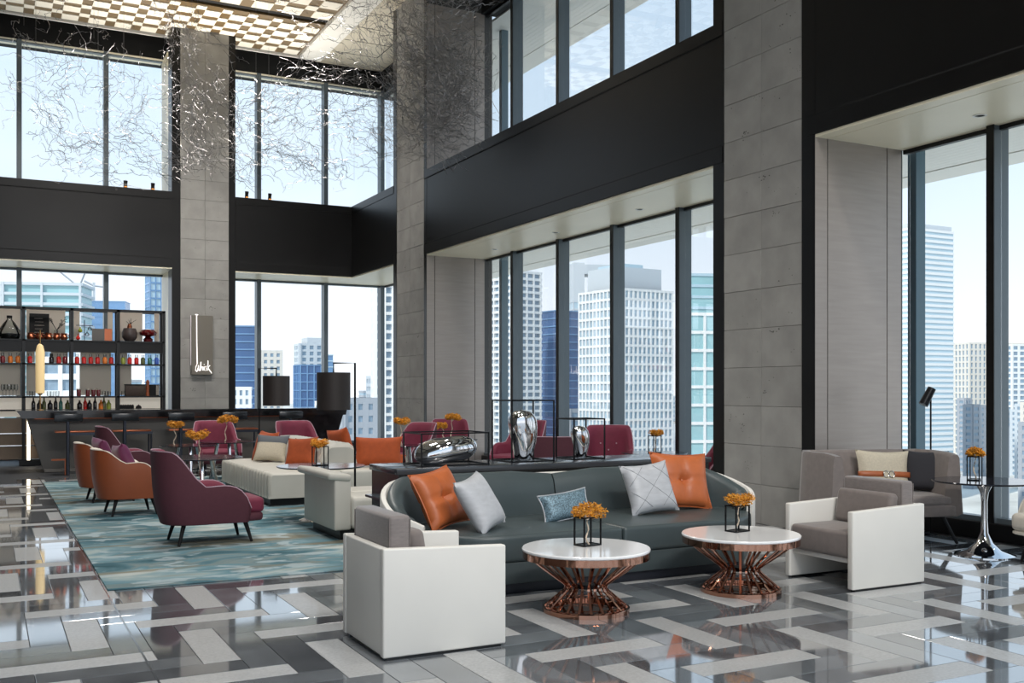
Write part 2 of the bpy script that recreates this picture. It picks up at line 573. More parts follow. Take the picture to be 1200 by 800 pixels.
# lattice panels: bronze board with ivory squares on a large-small grid
def lattice(y0, y1, pieces):
    panel(ceiling, 'lattice_board', M['gold'], -9.0, 6.55, y0, y1, ZC - 0.07, ZC + 0.02)
    ny = round((y1 - y0 - 0.10) / 0.58)
    per = (y1 - y0 - 0.10) / ny
    big = 0.62 * per
    small = per - big
    nx = int(15.5 / per)
    stuff = MB()
    meB = MB().box((0, 0, 0), (big, big, 0.02)).mesh('lattice_tile', M['lat_white'], 0)
    meS = MB().box((0, 0, 0), (small, small, 0.02)).mesh('lattice_tile', M['lat_white'], 0)
    for i in range(nx):
        for j in range(ny):
            for sz, me, ox in ((big, meB, 0), (small, meS, big)):
                x = 6.5 - i * per - ox - sz / 2
                y = y1 - 0.05 - j * per - ox - sz / 2
                if y - sz / 2 < y0:
                    continue
                if pieces and x > -0.6:
                    link('lattice_tile', me, ceiling, (x, y, ZC - 0.078))
                else:
                    stuff.box((x, y, ZC - 0.078), (sz, sz, 0.02))
    if len(stuff.bm.verts):
        o = stuff.build('lattice_tiles_far', M['lat_white'], ceiling, smooth=0)
        o['kind'] = 'stuff'
lattice(21.45, YG - 0.7, True)
lattice(17.9, 21.15, True)
lattice(7.0, 17.6, False)
panel(ceiling, 'track_slot', M['gap'], -9, 6.56, 21.15, 21.45, ZC - 0.02, ZC + 0.1)
panel(ceiling, 'track_slot', M['gap'], -9, 6.56, 17.6, 17.9, ZC - 0.02, ZC + 0.1)

wall_left = struct('wall_left', label='taupe wall on the far left of the lounge')
panel(wall_left, 'wall_panel', M['plaster'], -9.2, -9.0, -5, YG + 0.6, 0, ZC + 0.45)

# downlights in the window soffits: small recessed rings
for i, (x, y) in enumerate([(8.45, 17.0), (8.45, 14.7), (8.45, 12.25), (8.45, 6.55), (8.45, 4.0)]):
    t = thing('recessed_downlight', 'small round recessed downlight in the cream window soffit', 'downlight', (x, y, Z1 - 0.03), 0, 'downlights in the window soffits')
    MB().lathe([(0.065, 0.0), (0.065, -0.006), (0.045, -0.006), (0.045, 0.0)], 20).build('ring', M['white'], t)
    MB().lathe([(0.045, -0.001), (0.0, -0.001)], 20, cap=False).build('aperture', M['gap'], t)
# ------------------------------------------------------------ floor: herringbone stone bars, carpet
M['grout'] = mat('dark_grout', (52, 54, 58), 0.6)
M['tile0'] = mat('light_flamed_granite', (170, 171, 171), 0.34, var=0.14, vscale=60, rnd=0.07, coat=0.2, detail=6)
M['tile1'] = mat('polished_blue_grey_granite', (122, 127, 132), 0.05, var=0.2, vscale=5, rnd=0.10, coat=1.0, spec=0.9, detail=8)
M['tile2'] = mat('polished_charcoal_granite', (98, 102, 107), 0.05, var=0.25, vscale=4, rnd=0.12, coat=1.0, spec=0.9, detail=8)
M['steel'] = mat('polished_steel', (205, 205, 205), 0.12, 1.0)
floor = struct('floor', label='polished grey herringbone stone floor')
panel(floor, 'floor_slab', M['grout'], -9.2, XG + 0.3, -5, YG + 0.3, -0.25, -0.012)
U = 0.207
OX, OY = 3.74, 4.65
CARPET = (0.795, 6.3, 8.06, 17.85)
fl_c, fl_s = math.cos(TH), math.sin(TH)
def pix(x, y, z=0.0):
    w = x * fl_s + y * fl_c
    if w < 0.3:
        return None
    return 600 + FPX * (x * fl_c - y * fl_s) / w, YH - FPX * (z - HC) / w
bars = []
for n in range(-12, 26):
    for k in range(-40, 46):
        for typ in (0, 1):
            if typ == 0:
                x, y, w, d = k + 4 * n, -k + 4 * n, 1, 4
                col = k % 3
            else:
                x, y, w, d = k + 1 + 4 * n, -k + 3 + 4 * n, 4, 1
                col = (k - 1) % 3
            x, y, w, d = OX + x * U, OY + y * U, w * U, d * U
            cx, cy = x + w / 2, y + d / 2
            if not (-9 < cx < XG - 0.2 and -4.5 < cy < YG - 0.3):
                continue
            if CARPET[0] + 0.45 < cx < CARPET[1] - 0.45 and CARPET[2] + 0.45 < cy < CARPET[3] - 0.45:
                continue
            p = pix(cx, cy)
            score = 0
            if p and -15 < p[0] < 1215 and p[1] < 830:
                dep = cx * fl_s + cy * fl_c
                score = 1 / dep ** 3
                if CARPET[0] < cx < CARPET[1] and CARPET[2] < cy < CARPET[3]:
                    score = 0
                if 2.7 < cx < 6.0 and 6.8 < cy < 8.6:
                    score = 0
            bars.append((score, typ, col, cx, cy))
bars.sort(key=lambda b: -b[0])
TM = {}
for typ in (0, 1):
    for col in range(3):
        sx, sy = ((U, 4 * U), (4 * U, U))[typ]
        TM[typ, col] = MB().box((0, 0, -0.008), (sx - 0.004, sy - 0.004, 0.016), 0.0012, 1).mesh('stone_bar', M['tile%d' % col], 0)
rest = [MB(), MB(), MB()]
cnt = {}
for i, (sc, typ, col, x, y) in enumerate(bars):
    if sc > 0 and i < 290:
        link('stone_bar', TM[typ, col], floor, (x, y, 0))
    else:
        sx, sy = ((U, 4 * U), (4 * U, U))[typ]
        x0, x1, y0, y1 = x - sx / 2 + 0.002, x + sx / 2 - 0.002, y - sy / 2 + 0.002, y + sy / 2 - 0.002
        b = rest[col].bm
        top = [b.verts.new((a, c, 0)) for a, c in ((x0, y0), (x1, y0), (x1, y1), (x0, y1))]
        bot = [b.verts.new((a, c, -0.012)) for a, c in ((x0, y0), (x1, y0), (x1, y1), (x0, y1))]
        b.faces.new(top)
        for q in range(4):
            b.faces.new((bot[q], bot[(q + 1) % 4], top[(q + 1) % 4], top[q]))
for col in range(3):
    o = rest[col].build('stone_bars_far', M['tile%d' % col], floor, smooth=0)
    o['kind'] = 'stuff'
panel(floor, 'metal_strip', M['steel'], 0.775, 0.787, -4, 19.0, -0.01, 0.002)

def carpet_mat():
    m = bpy.data.materials.new('teal_brushstroke_carpet')
    m.use_nodes = True
    n, l = m.node_tree.nodes, m.node_tree.links
    b = n['Principled BSDF']
    b.inputs['Roughness'].default_value = 0.95
    b.inputs['Specular IOR Level'].default_value = 0.1
    t = n.new('ShaderNodeTexCoord')
    def nze(scale, st, detail, dist=0.0):
        mp_ = n.new('ShaderNodeMapping')
        mp_.inputs['Scale'].default_value = st
        l.new(t.outputs['Object'], mp_.inputs[0])
        q = n.new('ShaderNodeTexNoise')
        q.inputs['Scale'].default_value = scale
        q.inputs['Detail'].default_value = detail
        q.inputs['Distortion'].default_value = dist
        l.new(mp_.outputs[0], q.inputs['Vector'])
        return q
    n1 = nze(1.0, (0.8, 1.5, 1), 7, 0.8)
    r1 = n.new('ShaderNodeValToRGB')
    r1.color_ramp.interpolation = 'LINEAR'
    el = r1.color_ramp.elements
    el[0].position, el[0].color = 0.30, (*S2L((34, 70, 82)), 1)
    el[1].position, el[1].color = 0.70, (*S2L((206, 212, 208)), 1)
    for p, c in ((0.38, (58, 102, 114)), (0.44, (84, 128, 140)), (0.48, (128, 146, 146)), (0.52, (92, 140, 154)), (0.57, (132, 166, 174)), (0.62, (176, 190, 188))):
        q = el.new(p)
        q.color = (*S2L(c), 1)
    l.new(n1.outputs[0], r1.inputs[0])
    # ochre streaks
    n2 = nze(1.0, (0.28, 2.0, 1), 6, 0.8)
    r2 = n.new('ShaderNodeValToRGB')
    r2.color_ramp.elements[0].position = 0.55
    r2.color_ramp.elements[0].color = (0, 0, 0, 1)
    r2.color_ramp.elements[1].position = 0.63
    r2.color_ramp.elements[1].color = (0.8, 0.8, 0.8, 1)
    l.new(n2.outputs[0], r2.inputs[0])
    mx1 = n.new('ShaderNodeMixRGB')
    l.new(r2.outputs[0], mx1.inputs[0])
    l.new(r1.outputs[0], mx1.inputs[1])
    mx1.inputs[2].default_value = (*S2L((138, 130, 106)), 1)
    # pale flecks
    n3 = nze(1.0, (2.6, 5.2, 1), 4, 0.5)
    r3 = n.new('ShaderNodeValToRGB')
    r3.color_ramp.elements[0].position = 0.56
    r3.color_ramp.elements[0].color = (0, 0, 0, 1)
    r3.color_ramp.elements[1].position = 0.60
    r3.color_ramp.elements[1].color = (0.75, 0.75, 0.75, 1)
    l.new(n3.outputs[0], r3.inputs[0])
    mx2 = n.new('ShaderNodeMixRGB')
    l.new(r3.outputs[0], mx2.inputs[0])
    l.new(mx1.outputs[0], mx2.inputs[1])
    mx2.inputs[2].default_value = (*S2L((176, 194, 200)), 1)
    hs = n.new('ShaderNodeHueSaturation')
    hs.inputs['Saturation'].default_value = 0.84
    hs.inputs['Value'].default_value = 0.84
    l.new(mx2.outputs[0], hs.inputs['Color'])
    l.new(hs.outputs[0], b.inputs['Base Color'])
    n4 = nze(140, (1, 1, 1), 2)
    bp = n.new('ShaderNodeBump')
    bp.inputs['Strength'].default_value = 0.5
    bp.inputs['Distance'].default_value = 0.004
    l.new(n4.outputs[0], bp.inputs['Height'])
    l.new(bp.outputs[0], b.inputs['Normal'])
    return m
cx, cy = (CARPET[0] + CARPET[1]) / 2, (CARPET[2] + CARPET[3]) / 2
o = MB().box((0, 0, 0.006), (CARPET[1] - CARPET[0], CARPET[3] - CARPET[2], 0.011), 0.003, 1).build('carpet', carpet_mat(), None, (cx, cy, 0))
tag(o, 'large teal blue brushstroke patterned carpet under the lounge chairs', 'carpet')

# ------------------------------------------------------------ city outside; distance haze is lightened into the building colours
GZ = -62.0
M['c_white'] = mat('city_hazed_white_concrete', (226, 228, 228), 0.8)
M['c_pale'] = mat('city_hazed_pale_concrete', (196, 204, 210), 0.8)
M['c_grey'] = mat('city_hazed_grey_concrete', (160, 166, 174), 0.8)
M['c_beige'] = mat('city_hazed_beige_concrete', (216, 212, 204), 0.8)
M['c_blue'] = mat('city_hazed_blue_glass', (112, 148, 186), 0.25, 0.0, var=0.15, vscale=0.05)
M['c_navy'] = mat('city_hazed_navy_glass', (74, 104, 146), 0.25, 0.0, var=0.15, vscale=0.05)
M['c_teal'] = mat('city_hazed_teal_glass', (150, 190, 196), 0.25, 0.0, var=0.12, vscale=0.05)
M['c_ice'] = mat('city_hazed_ice_glass', (176, 200, 212), 0.3, 0.0, var=0.08, vscale=0.03)
M['c_glass'] = mat('city_hazed_grey_glass', (134, 156, 174), 0.3, 0.0, var=0.2, vscale=0.3)
M['c_lite'] = mat('city_light_glass', (150, 174, 190), 0.3, 0.0, var=0.2, vscale=0.3)
M['c_red'] = mat('city_red_paint', (188, 86, 74), 0.7)
M['c_ground'] = mat('city_ground', (200, 200, 194), 0.9, var=0.3, vscale=0.02, detail=8)
M['c_leaf'] = mat('city_foliage', (98, 116, 66), 0.9, var=0.35, vscale=0.4)

def building(name, label, px, D, fpx, spx, rel, topy, side, body, trim, fh, cs, slab=0.9, colw=0.7, prot=0.5, group=None, roofs=(), fmat=None):
    """nearest corner at pixel column px and depth D; fpx/spx = pixel widths of front and side faces"""
    rel = math.radians(rel)
    rt, fw = Vector((fl_c, -fl_s, 0)), Vector((fl_s, fl_c, 0))
    c = fw * D + rt * ((px - 600) / FPX * D)
    w = fpx * D / FPX / math.cos(rel)
    d = spx * D / FPX / max(0.12, math.sin(rel))
    if side == 'L':
        ax = rt * math.cos(rel) + fw * math.sin(rel)
        sx, sy = w, d
    else:
        ax = rt * math.sin(rel) + fw * math.cos(rel)
        sx, sy = d, w
    top = HC + (YH - topy) * D / FPX
    t = thing(name, label, 'building', (c.x, c.y, GZ), math.atan2(ax.y, ax.x), group)
    H = top - GZ
    MB().bx(0, sx, 0, sy, 0, H).build('tower_body', M[body], t, smooth=0)
    sl = MB()
    lo = max(0, H - 175)
    k = 0
    z = H
    while z > lo:
        sl.bx(-prot, sx + prot, -prot, sy + prot, z - slab, z)
        z -= fh
    o_ = sl.build('floor_bands', M[trim], t, smooth=0)
    o_['kind'] = 'stuff'
    if cs:
        cl = MB()
        nx = max(1, round(sx / cs))
        for i in range(nx + 1):
            cl.bx(sx * i / nx - colw / 2, sx * i / nx + colw / 2, -prot * 1.15, 0.1, lo, H)
        ny = max(1, round(sy / cs))
        for i in range(ny + 1):
            cl.bx(-prot * 1.15, 0.1, sy * i / ny - colw / 2, sy * i / ny + colw / 2, lo, H)
        o_ = cl.build('facade_columns', M[fmat or trim], t, smooth=0)
        o_['kind'] = 'stuff'
    for (x0, x1, y0, y1, h, mm) in roofs:
        MB().bx(x0 * sx, x1 * sx, y0 * sy, y1 * sy, H, H + h).build('roof_block', M[mm], t, smooth=0)
    return t, sx, sy, H

building('apartment_tower', 'white apartment tower with stacked balconies beside the metal jamb', 600, 470, 33, 40, 40, 316, 'L', 'c_glass', 'c_white', 3.1, 4.2, 1.2, 0.8, 0.9)
building('office_tower', 'navy blue glass office tower between white towers', 652, 520, 32, 24, 35, 363, 'L', 'c_navy', 'c_blue', 4.0, 0, 0.6, 0.5, 0.4)
building('office_tower', 'pale grey slab tower with square opening at its top', 672, 640, 60, 6, 10, 352, 'L', 'c_ice', 'c_pale', 5.0, 6, 1.0, 0.8, 0.3,
         roofs=((0, 0.22, 0, 1, 24, 'c_pale'), (0.86, 1, 0, 1, 24, 'c_pale')))
t = [o for o in COL.objects if o.get('label', '').startswith('pale grey slab tower')][0]
bd = [c for c in t.children if c.name.startswith('tower_body')][0].dimensions
MB().bx(bd[0] * .22, bd[0] * .86, 0, bd[1], bd[2] + 17, bd[2] + 23).build('roof_beam', M['c_pale'], t, smooth=0)
t, sx, sy, H = building('office_tower', 'broad white office block with dense grid of windows', 726, 400, 68, 42, 32, 337, 'L', 'c_lite', 'c_white', 3.7, 2.35, 1.0, 0.75, 0.5,
         roofs=((0.08, 0.92, 0.15, 0.9, 9.0, 'c_pale'), (0.2, 0.6, 0.2, 0.8, 10.5, 'c_ice')))
mb = MB()
mb.rod((sx * .25, 6, H), (sx * .25, 6, H + 16), 0.25)
mb.rod((sx * .12, 9, H), (sx * .12, 9, H + 14), 0.2)
mb.build('roof_antenna', M['c_grey'], t)
building('office_tower', 'green tinted glass office tower with white grid beside stone pillar', 806, 330, 60, 5, 8, 320, 'L', 'c_teal', 'c_ice', 3.6, 0, 0.9, 0.5, 0.3)
building('office_block', 'white gridded block with green windows below glass tower', 806, 300, 60, 5, 8, 366, 'L', 'c_teal', 'c_white', 5.4, 6.0, 0.9, 0.7, 0.4)
building('office_tower', 'large pale tower of glass with horizontal bands', 1068, 560, 64, 30, 28, 266, 'L', 'c_ice', 'c_white', 3.0, 0, 1.5, 0.6, 0.3, roofs=((0.02, 0.98, 0.02, 0.98, 2.5, 'c_pale'),))
building('office_block', 'cream office block with fine vertical fins', 1136, 900, 90, 8, 15, 401, 'L', 'c_glass', 'c_beige', 5.5, 4.5, 1.6, 2.4, 0.6)
building('office_block', 'white grid office block half hidden by mullion', 1186, 820, 60, 6, 12, 403, 'L', 'c_glass', 'c_white', 4.5, 6, 1.6, 2.0, 0.5)
# behind the bar wall
building('office_tower', 'unfinished glass tower with open balconies and cranes above', 4, 420, 84, 10, 10, 330, 'L', 'c_teal', 'c_pale', 4.2, 12.5, 1.2, 0.9, 1.0)
building('office_block', 'blue glass block next to tower cranes', 88, 600, 55, 5, 10, 352, 'L', 'c_blue', 'c_blue', 4.5, 0, 0.5, 0.5, 0.2)
building('office_tower', 'slim blue and white tower seen past shelf top', 176, 520, 16, 14, 30, 321, 'L', 'c_ice', 'c_blue', 4.0, 3, 0.8, 0.6, 0.3)
building('office_block', 'white apartment block seen through bar shelves', 50, 300, 60, 5, 8, 398, 'L', 'c_glass', 'c_white', 5.0, 5.5, 1.8, 1.2, 0.6)
building('office_tower', 'deep blue glass tower beside the bar pillar', 262, 520, 37, 6, 8, 381, 'L', 'c_navy', 'c_blue', 4.0, 0, 0.7, 0.5, 0.3)
building('office_block', 'pale beige block with punched windows', 300, 640, 28, 8, 15, 410, 'L', 'c_glass', 'c_beige', 4.2, 4.0, 2.0, 2.0, 0.4)
building('office_tower', 'grey twin tower with square roof opening', 352, 700, 24, 12, 25, 402, 'L', 'c_glass', 'c_pale', 4.2, 5, 1.5, 2.5, 0.4, roofs=((0.3, 0.95, 0, 1, 4, 'c_pale'),))
building('office_tower', 'light blue glass slab behind mullion', 362, 760, 27, 6, 15, 415, 'L', 'c_blue', 'c_ice', 4.5, 0, 0.8, 0.5, 0.3)
building('office_block', 'blue glass box block in front of twin tower', 352, 480, 22, 14, 25, 427, 'L', 'c_navy', 'c_blue', 4.0, 3.5, 0.5, 0.5, 0.3)
building('apartment_tower', 'tall white apartment tower with dark window grid near corner post', 440, 330, 30, 6, 12, 322, 'L', 'c_glass', 'c_white', 3.0, 3.2, 1.0, 1.0, 0.8)
building('low_building', 'low white building with pale flat roof', 376, 420, 40, 12, 20, 470, 'L', 'c_glass', 'c_white', 4, 6, 2.0, 2.0, 0.4)
building('low_building', 'blue grey low office with three columns of windows', 404, 300, 34, 14, 25, 466, 'L', 'c_glass', 'c_grey', 3.6, 3.4, 1.8, 1.8, 0.3)
building('low_building', 'small white block under blue tower', 272, 460, 20, 5, 10, 453, 'L', 'c_glass', 'c_white', 4, 3, 1.6, 1.4, 0.3)
building('low_building', 'pale low block far beyond the corner window', 436, 520, 20, 10, 20, 440, 'L', 'c_glass', 'c_pale', 4, 4, 1.6, 1.4, 0.3)
# low roofs near the right-hand window
RB = random.Random(3)
mats_ = ['c_white', 'c_pale', 'c_beige', 'c_grey']
lows = ['flat roofed low white building in the distant streets', 'flat roofed low pale building in the distant streets', 'flat roofed low beige building in the distant streets', 'flat roofed low grey building in the distant streets']
taken = []
def free(x, y, r):
    for a, b, q in taken:
        if (a - x) ** 2 + (b - y) ** 2 < (q + r) ** 2:
            return False
    taken.append((x, y, r))
    return True
for o in list(COL.objects):
    if o.get('category') == 'building':
        bd = [c for c in o.children if c.name.startswith('tower_body')][0]
        dx, dy = bd.dimensions[0], bd.dimensions[1]
        v = Vector((dx / 2, dy / 2, 0))
        v.rotate(o.rotation_euler)
        taken.append((o.location.x + v.x, o.location.y + v.y, math.hypot(dx, dy) / 2))
for i in range(120):
    px = RB.uniform(1130, 1290) if i < 60 else RB.uniform(560, 860)
    D = RB.uniform(380, 800)
    k = RB.randrange(4)
    pp = Vector((fl_s, fl_c, 0)) * D + Vector((fl_c, -fl_s, 0)) * ((px - 600) / FPX * D)
    if not free(pp.x + 4, pp.y + 6, 17):
        continue
    building('low_building', lows[k], px, D, RB.uniform(14, 24) * 400 / D, RB.uniform(5, 9) * 400 / D, RB.uniform(20, 40), YH + RB.uniform(18, 50) * 420 / D, 'L', 'c_glass', mats_[k], 4.0, 5.0, 2.0, 2.2, 0.3,
             group='%s low roofs in the distance' % mats_[k][2:])
building('low_building', 'low house with red gable among distant roofs', 1190, 800, 3, 2, 20, 500, 'L', 'c_glass', 'c_red', 4.0, 5.0, 2.0, 2.2, 0.3)
# far skyline, low blocks along the horizon
sky_l = {'c_white': 'small white block low on the far skyline', 'c_pale': 'small pale block low on the far skyline', 'c_grey': 'small grey block low on the far skyline', 'c_beige': 'small beige block low on the far skyline'}
for i in range(150):
    px = RB.uniform(-350, 1750)
    D = RB.uniform(900, 1600)
    k = RB.choice(mats_)
    pp = Vector((fl_s, fl_c, 0)) * D + Vector((fl_c, -fl_s, 0)) * ((px - 600) / FPX * D)
    if not free(pp.x + 8, pp.y + 12, 34):
        continue
    building('skyline_block', sky_l[k], px, D, RB.uniform(12, 24) * 900 / D, RB.uniform(6, 10) * 900 / D, RB.uniform(15, 40), YH + RB.uniform(-14, 14), 'L', 'c_lite', k, 5.0, 0, 2.4, 1, 0.4, group='%s blocks on the far skyline' % k[2:])
# construction cranes
def crane(px, D, topy, arm, label):
    rt, fw = Vector((fl_c, -fl_s, 0)), Vector((fl_s, fl_c, 0))
    c = fw * D + rt * ((px - 600) / FPX * D)
    H = HC + (YH - topy) * D / FPX - GZ
    t = thing('tower_crane', label, 'crane', (c.x, c.y, GZ))
    MB().bx(-.7, .7, -.7, .7, 0, H).build('mast', M['c_pale'], t)
    mb = MB()
    mb.tube([(0, 0, H - 2), tuple(rt * arm[0] + Vector((0, 0, H + arm[1])))], 0.5, 4)
    mb.tube([(0, 0, H - 2), tuple(rt * (-6) + Vector((0, 0, H + 1)))], 0.6, 4)
    mb.build('jib', M['c_grey'], t)
crane(94, 640, 334, (-22, 16), 'tower crane leaning far left above unfinished tower')
crane(110, 640, 331, (8, -3), 'tower crane with short drooping jib')
crane(91, 560, 336, (5, 10), 'tower crane close beside unfinished tower')
# ground and park trees
g = MB().bx(-2500, 3500, -600, 4500, GZ - 1, GZ).build('ground', M['c_ground'], None, smooth=0)
g['kind'] = 'structure'
def tree(x, y, r, label):
    t = thing('park_tree', label, 'tree', (x, y, GZ), 0, 'park trees below the right windows')
    mb = MB()
    for q in range(5):
        a = q * 1.26
        c = (0.45 * r * math.cos(a), 0.45 * r * math.sin(a), r * (1.35 + 0.25 * math.sin(q * 2.1)))
        rr = r * 0.62
        mb.lathe([(0, -rr), (rr * .6, -rr * .75), (rr, -rr * .1), (rr * .75, rr * .6), (0, rr * .95)], 8, c)
    mb.lathe([(0, r), (r * .5, r * 1.1), (r * .7, r * 1.6), (r * .4, r * 2.1), (0, r * 2.3)], 8)
    mb.build('tree_crown', M['c_leaf'], t)
    MB().rod((0, 0, 0), (0, 0, r * 1.1), r * 0.1).build('trunk', M['c_grey'], t)
rt, fw = Vector((fl_c, -fl_s, 0)), Vector((fl_s, fl_c, 0))
for i in range(260):
    D = RB.uniform(520, 1050)
    p = fw * D + rt * ((RB.uniform(1175, 1330) - 600) / FPX * D)
    if not free(p.x, p.y, 9):
        continue
    tree(p.x, p.y, RB.uniform(5, 10), 'green park tree in the grounds below the right windows')
# ------------------------------------------------------------ furniture materials
M['wleather'] = mat('white_leather', (226, 223, 216), 0.5, var=0.02, vscale=3, bump=0.06, bscale=260)
M['gfabric'] = mat('warm_grey_velvet', (128, 120, 117), 0.85, var=0.1, vscale=25, sheen=0.5, stretch=(1, 1, 4))
M['gfabric2'] = mat('taupe_velvet', (122, 113, 109), 0.85, var=0.08, vscale=20, sheen=0.4)
M['teal_leather'] = mat('dark_teal_leather', (68, 78, 80), 0.36, var=0.06, vscale=3, bump=0.06, bscale=220)
M['navy_base'] = mat('navy_black_plinth', (24, 28, 38), 0.5)
M['orange'] = mat('tan_orange_leather', (186, 100, 54), 0.42, var=0.1, vscale=7, bump=0.1, bscale=90)
M['orange_f'] = mat('burnt_orange_fabric', (158, 68, 22), 0.8, var=0.1, vscale=20, sheen=0.1)
M['silver_f'] = mat('silver_satin', (186, 188, 192), 0.42, var=0.08, vscale=12, stretch=(1, 1, 3), sheen=0.3)
M['copper'] = mat('polished_rose_copper', (186, 138, 116), 0.07, 1.0)
M['wstone'] = mat('white_marble_top', (246, 246, 246), 0.12, var=0.015, vscale=3, coat=0.5)
M['blackwire'] = mat('black_wire_metal', (20, 21, 24), 0.35, 0.6)
M['amber'] = mat('amber_foliage', (216, 150, 44), 0.6, var=0.35, vscale=30, rnd=0.1)
M['trunk'] = mat('pale_driftwood', (226, 208, 186), 0.7, var=0.1, vscale=30)
M['chrome'] = mat('mirror_chrome', (224, 224, 226), 0.04, 1.0)
M['black_lacq'] = mat('black_lacquer', (26, 28, 32), 0.22, var=0.1)
M['black_top'] = mat('black_satin_top', (50, 53, 58), 0.25, coat=0.3)
M['smoke'] = mat('smoked_glass_top', (34, 36, 44), 0.1, spec=0.35)
M['magenta'] = mat('plum_velvet', (112, 34, 58), 0.75, var=0.08, vscale=12, sheen=0.12)
M['magenta_out'] = mat('plum_wool_shell', (80, 38, 49), 0.8, var=0.05, vscale=30)
M['lilac'] = mat('lilac_lit_trim', (176, 148, 160), 0.6)  # light on the plum chairs' top edge, put into the colour
M['rust_out'] = mat('rust_brown_leather', (140, 70, 37), 0.5, var=0.08, vscale=4)
M['cream_f'] = mat('cream_wool', (222, 214, 200), 0.85, var=0.04, vscale=30, sheen=0.3)
M['cream_l'] = mat('cream_leather', (186, 183, 174), 0.45, var=0.03, vscale=4, bump=0.05, bscale=200)
M['legs'] = mat('black_stained_wood', (12, 11, 13), 0.6, spec=0.3)
M['purple'] = mat('purple_silk', (98, 32, 72), 0.5, var=0.12, vscale=10, sheen=0.15)
M['belt'] = mat('saddle_leather_strap', (166, 92, 54), 0.4, var=0.08)
M['shade'] = mat('dark_brown_shade', (38, 31, 29), 0.6, var=0.06, vscale=90, stretch=(1, 1, 0.05))
M['gpad'] = mat('dark_grey_cloth', (92, 96, 102), 0.8)

def rounded_poly(pts, r, n=6):
    """round the corners of a convex ccw polygon"""
    out = []
    m = len(pts)
    for i in range(m):
        p, a, b = Vector(pts[i]), Vector(pts[i - 1]), Vector(pts[(i + 1) % m])
        rr = r[i] if isinstance(r, (list, tuple)) else r
        if rr < 1e-4:
            out.append((p.x, p.y))
            continue
        da, db = (a - p).normalized(), (b - p).normalized()
        s_, e_ = p + da * rr, p + db * rr
        for k in range(n + 1):
            t = k / n
            q = s_ * (1 - t) ** 2 + p * 2 * t * (1 - t) + e_ * t * t
            out.append((q.x, q.y))
    return out

def cushion_slab(poly, z0, z1, r=0.03, seg=4, crown=0.0):
    """ccw polygon extruded with rounded top and bottom edges"""
    mb = MB()
    n = len(poly)
    P = [Vector((x, y)) for x, y in poly]
    N = []
    for i in range(n):
        d = (P[(i + 1) % n] - P[i - 1]).normalized()
        N.append(Vector((-d.y, d.x)))
    prof = []
    for k in range(seg + 1):
        a = math.pi / 2 * k / seg
        prof.append((r * (1 - math.sin(a)), z0 + r * (1 - math.cos(a))))
    for k in range(seg + 1):
        a = math.pi / 2 * k / seg
        prof.append((r * (1 - math.cos(a)), z1 - r + r * math.sin(a)))
    rings = [[mb.bm.verts.new((P[i].x + N[i].x * o, P[i].y + N[i].y * o, z)) for i in range(n)] for o, z in prof]
    for A, B in zip(rings, rings[1:]):
        for i in range(n):
            mb.bm.faces.new((A[i], A[(i + 1) % n], B[(i + 1) % n], B[i]))
    mb.bm.faces.new(rings[0][::-1])
    c = sum(P, Vector((0, 0))) / n
    if crown:
        last = rings[-1]
        for f, dz in ((0.7, 0.6), (0.35, 0.92)):
            nr = [mb.bm.verts.new((c.x + (v.co.x - c.x) * f / (1 if last is rings[-1] else 1), c.y + (v.co.y - c.y) * f, z1 + crown * dz)) for v in rings[-1]]
            for i in range(n):
                mb.bm.faces.new((last[i], last[(i + 1) % n], nr[(i + 1) % n], nr[i]))
            last = nr
        mb.bm.faces.new(last)
    else:
        mb.bm.faces.new(rings[-1])
    return mb

def pillow_mb(w, h, t, pinch=0.10, tuft=0.0, n=17):
    mb = MB()
    def f(u, v, sgn):
        x = w / 2 * u * (1 - pinch * (1 - v * v) * abs(u))
        z = h / 2 * v * (1 - pinch * (1 - u * u) * abs(v))
        th = (max(0, 1 - u ** 4) * max(0, 1 - v ** 4)) ** 0.5
        y = t / 2 * th
        if tuft:
            rr = math.hypot(u, v)
            y *= 1 - tuft * math.exp(-(rr / 0.16) ** 2)
            y *= 1 - 0.28 * tuft * math.exp(-(u / 0.07) ** 2) * (1 if abs(v) < .85 else .3) - 0.28 * tuft * math.exp(-(v / 0.07) ** 2)
        return Vector((x, sgn * y, z + h / 2))
    for sgn in (-1, 1):
        mb.grid(lambda i, j: f(-1 + 2 * i / (n - 1), -1 + 2 * j / (n - 1), sgn), n, n)
    bmesh.ops.remove_doubles(mb.bm, verts=list(mb.bm.verts), dist=1e-5)
    return mb

def pillow_edge(w, h, pinch=0.10):
    pts = []
    def f(u, v):
        return Vector((w / 2 * u * (1 - pinch * (1 - v * v) * abs(u)), 0, h / 2 * v * (1 - pinch * (1 - u * u) * abs(v)) + h / 2))
    k = 10
    for i in range(k):
        pts.append(f(-1 + 2 * i / k, -1))
    for i in range(k):
        pts.append(f(1, -1 + 2 * i / k))
    for i in range(k):
        pts.append(f(1 - 2 * i / k, 1))
    for i in range(k + 1):
        pts.append(f(-1, 1 - 2 * i / k))
    return pts

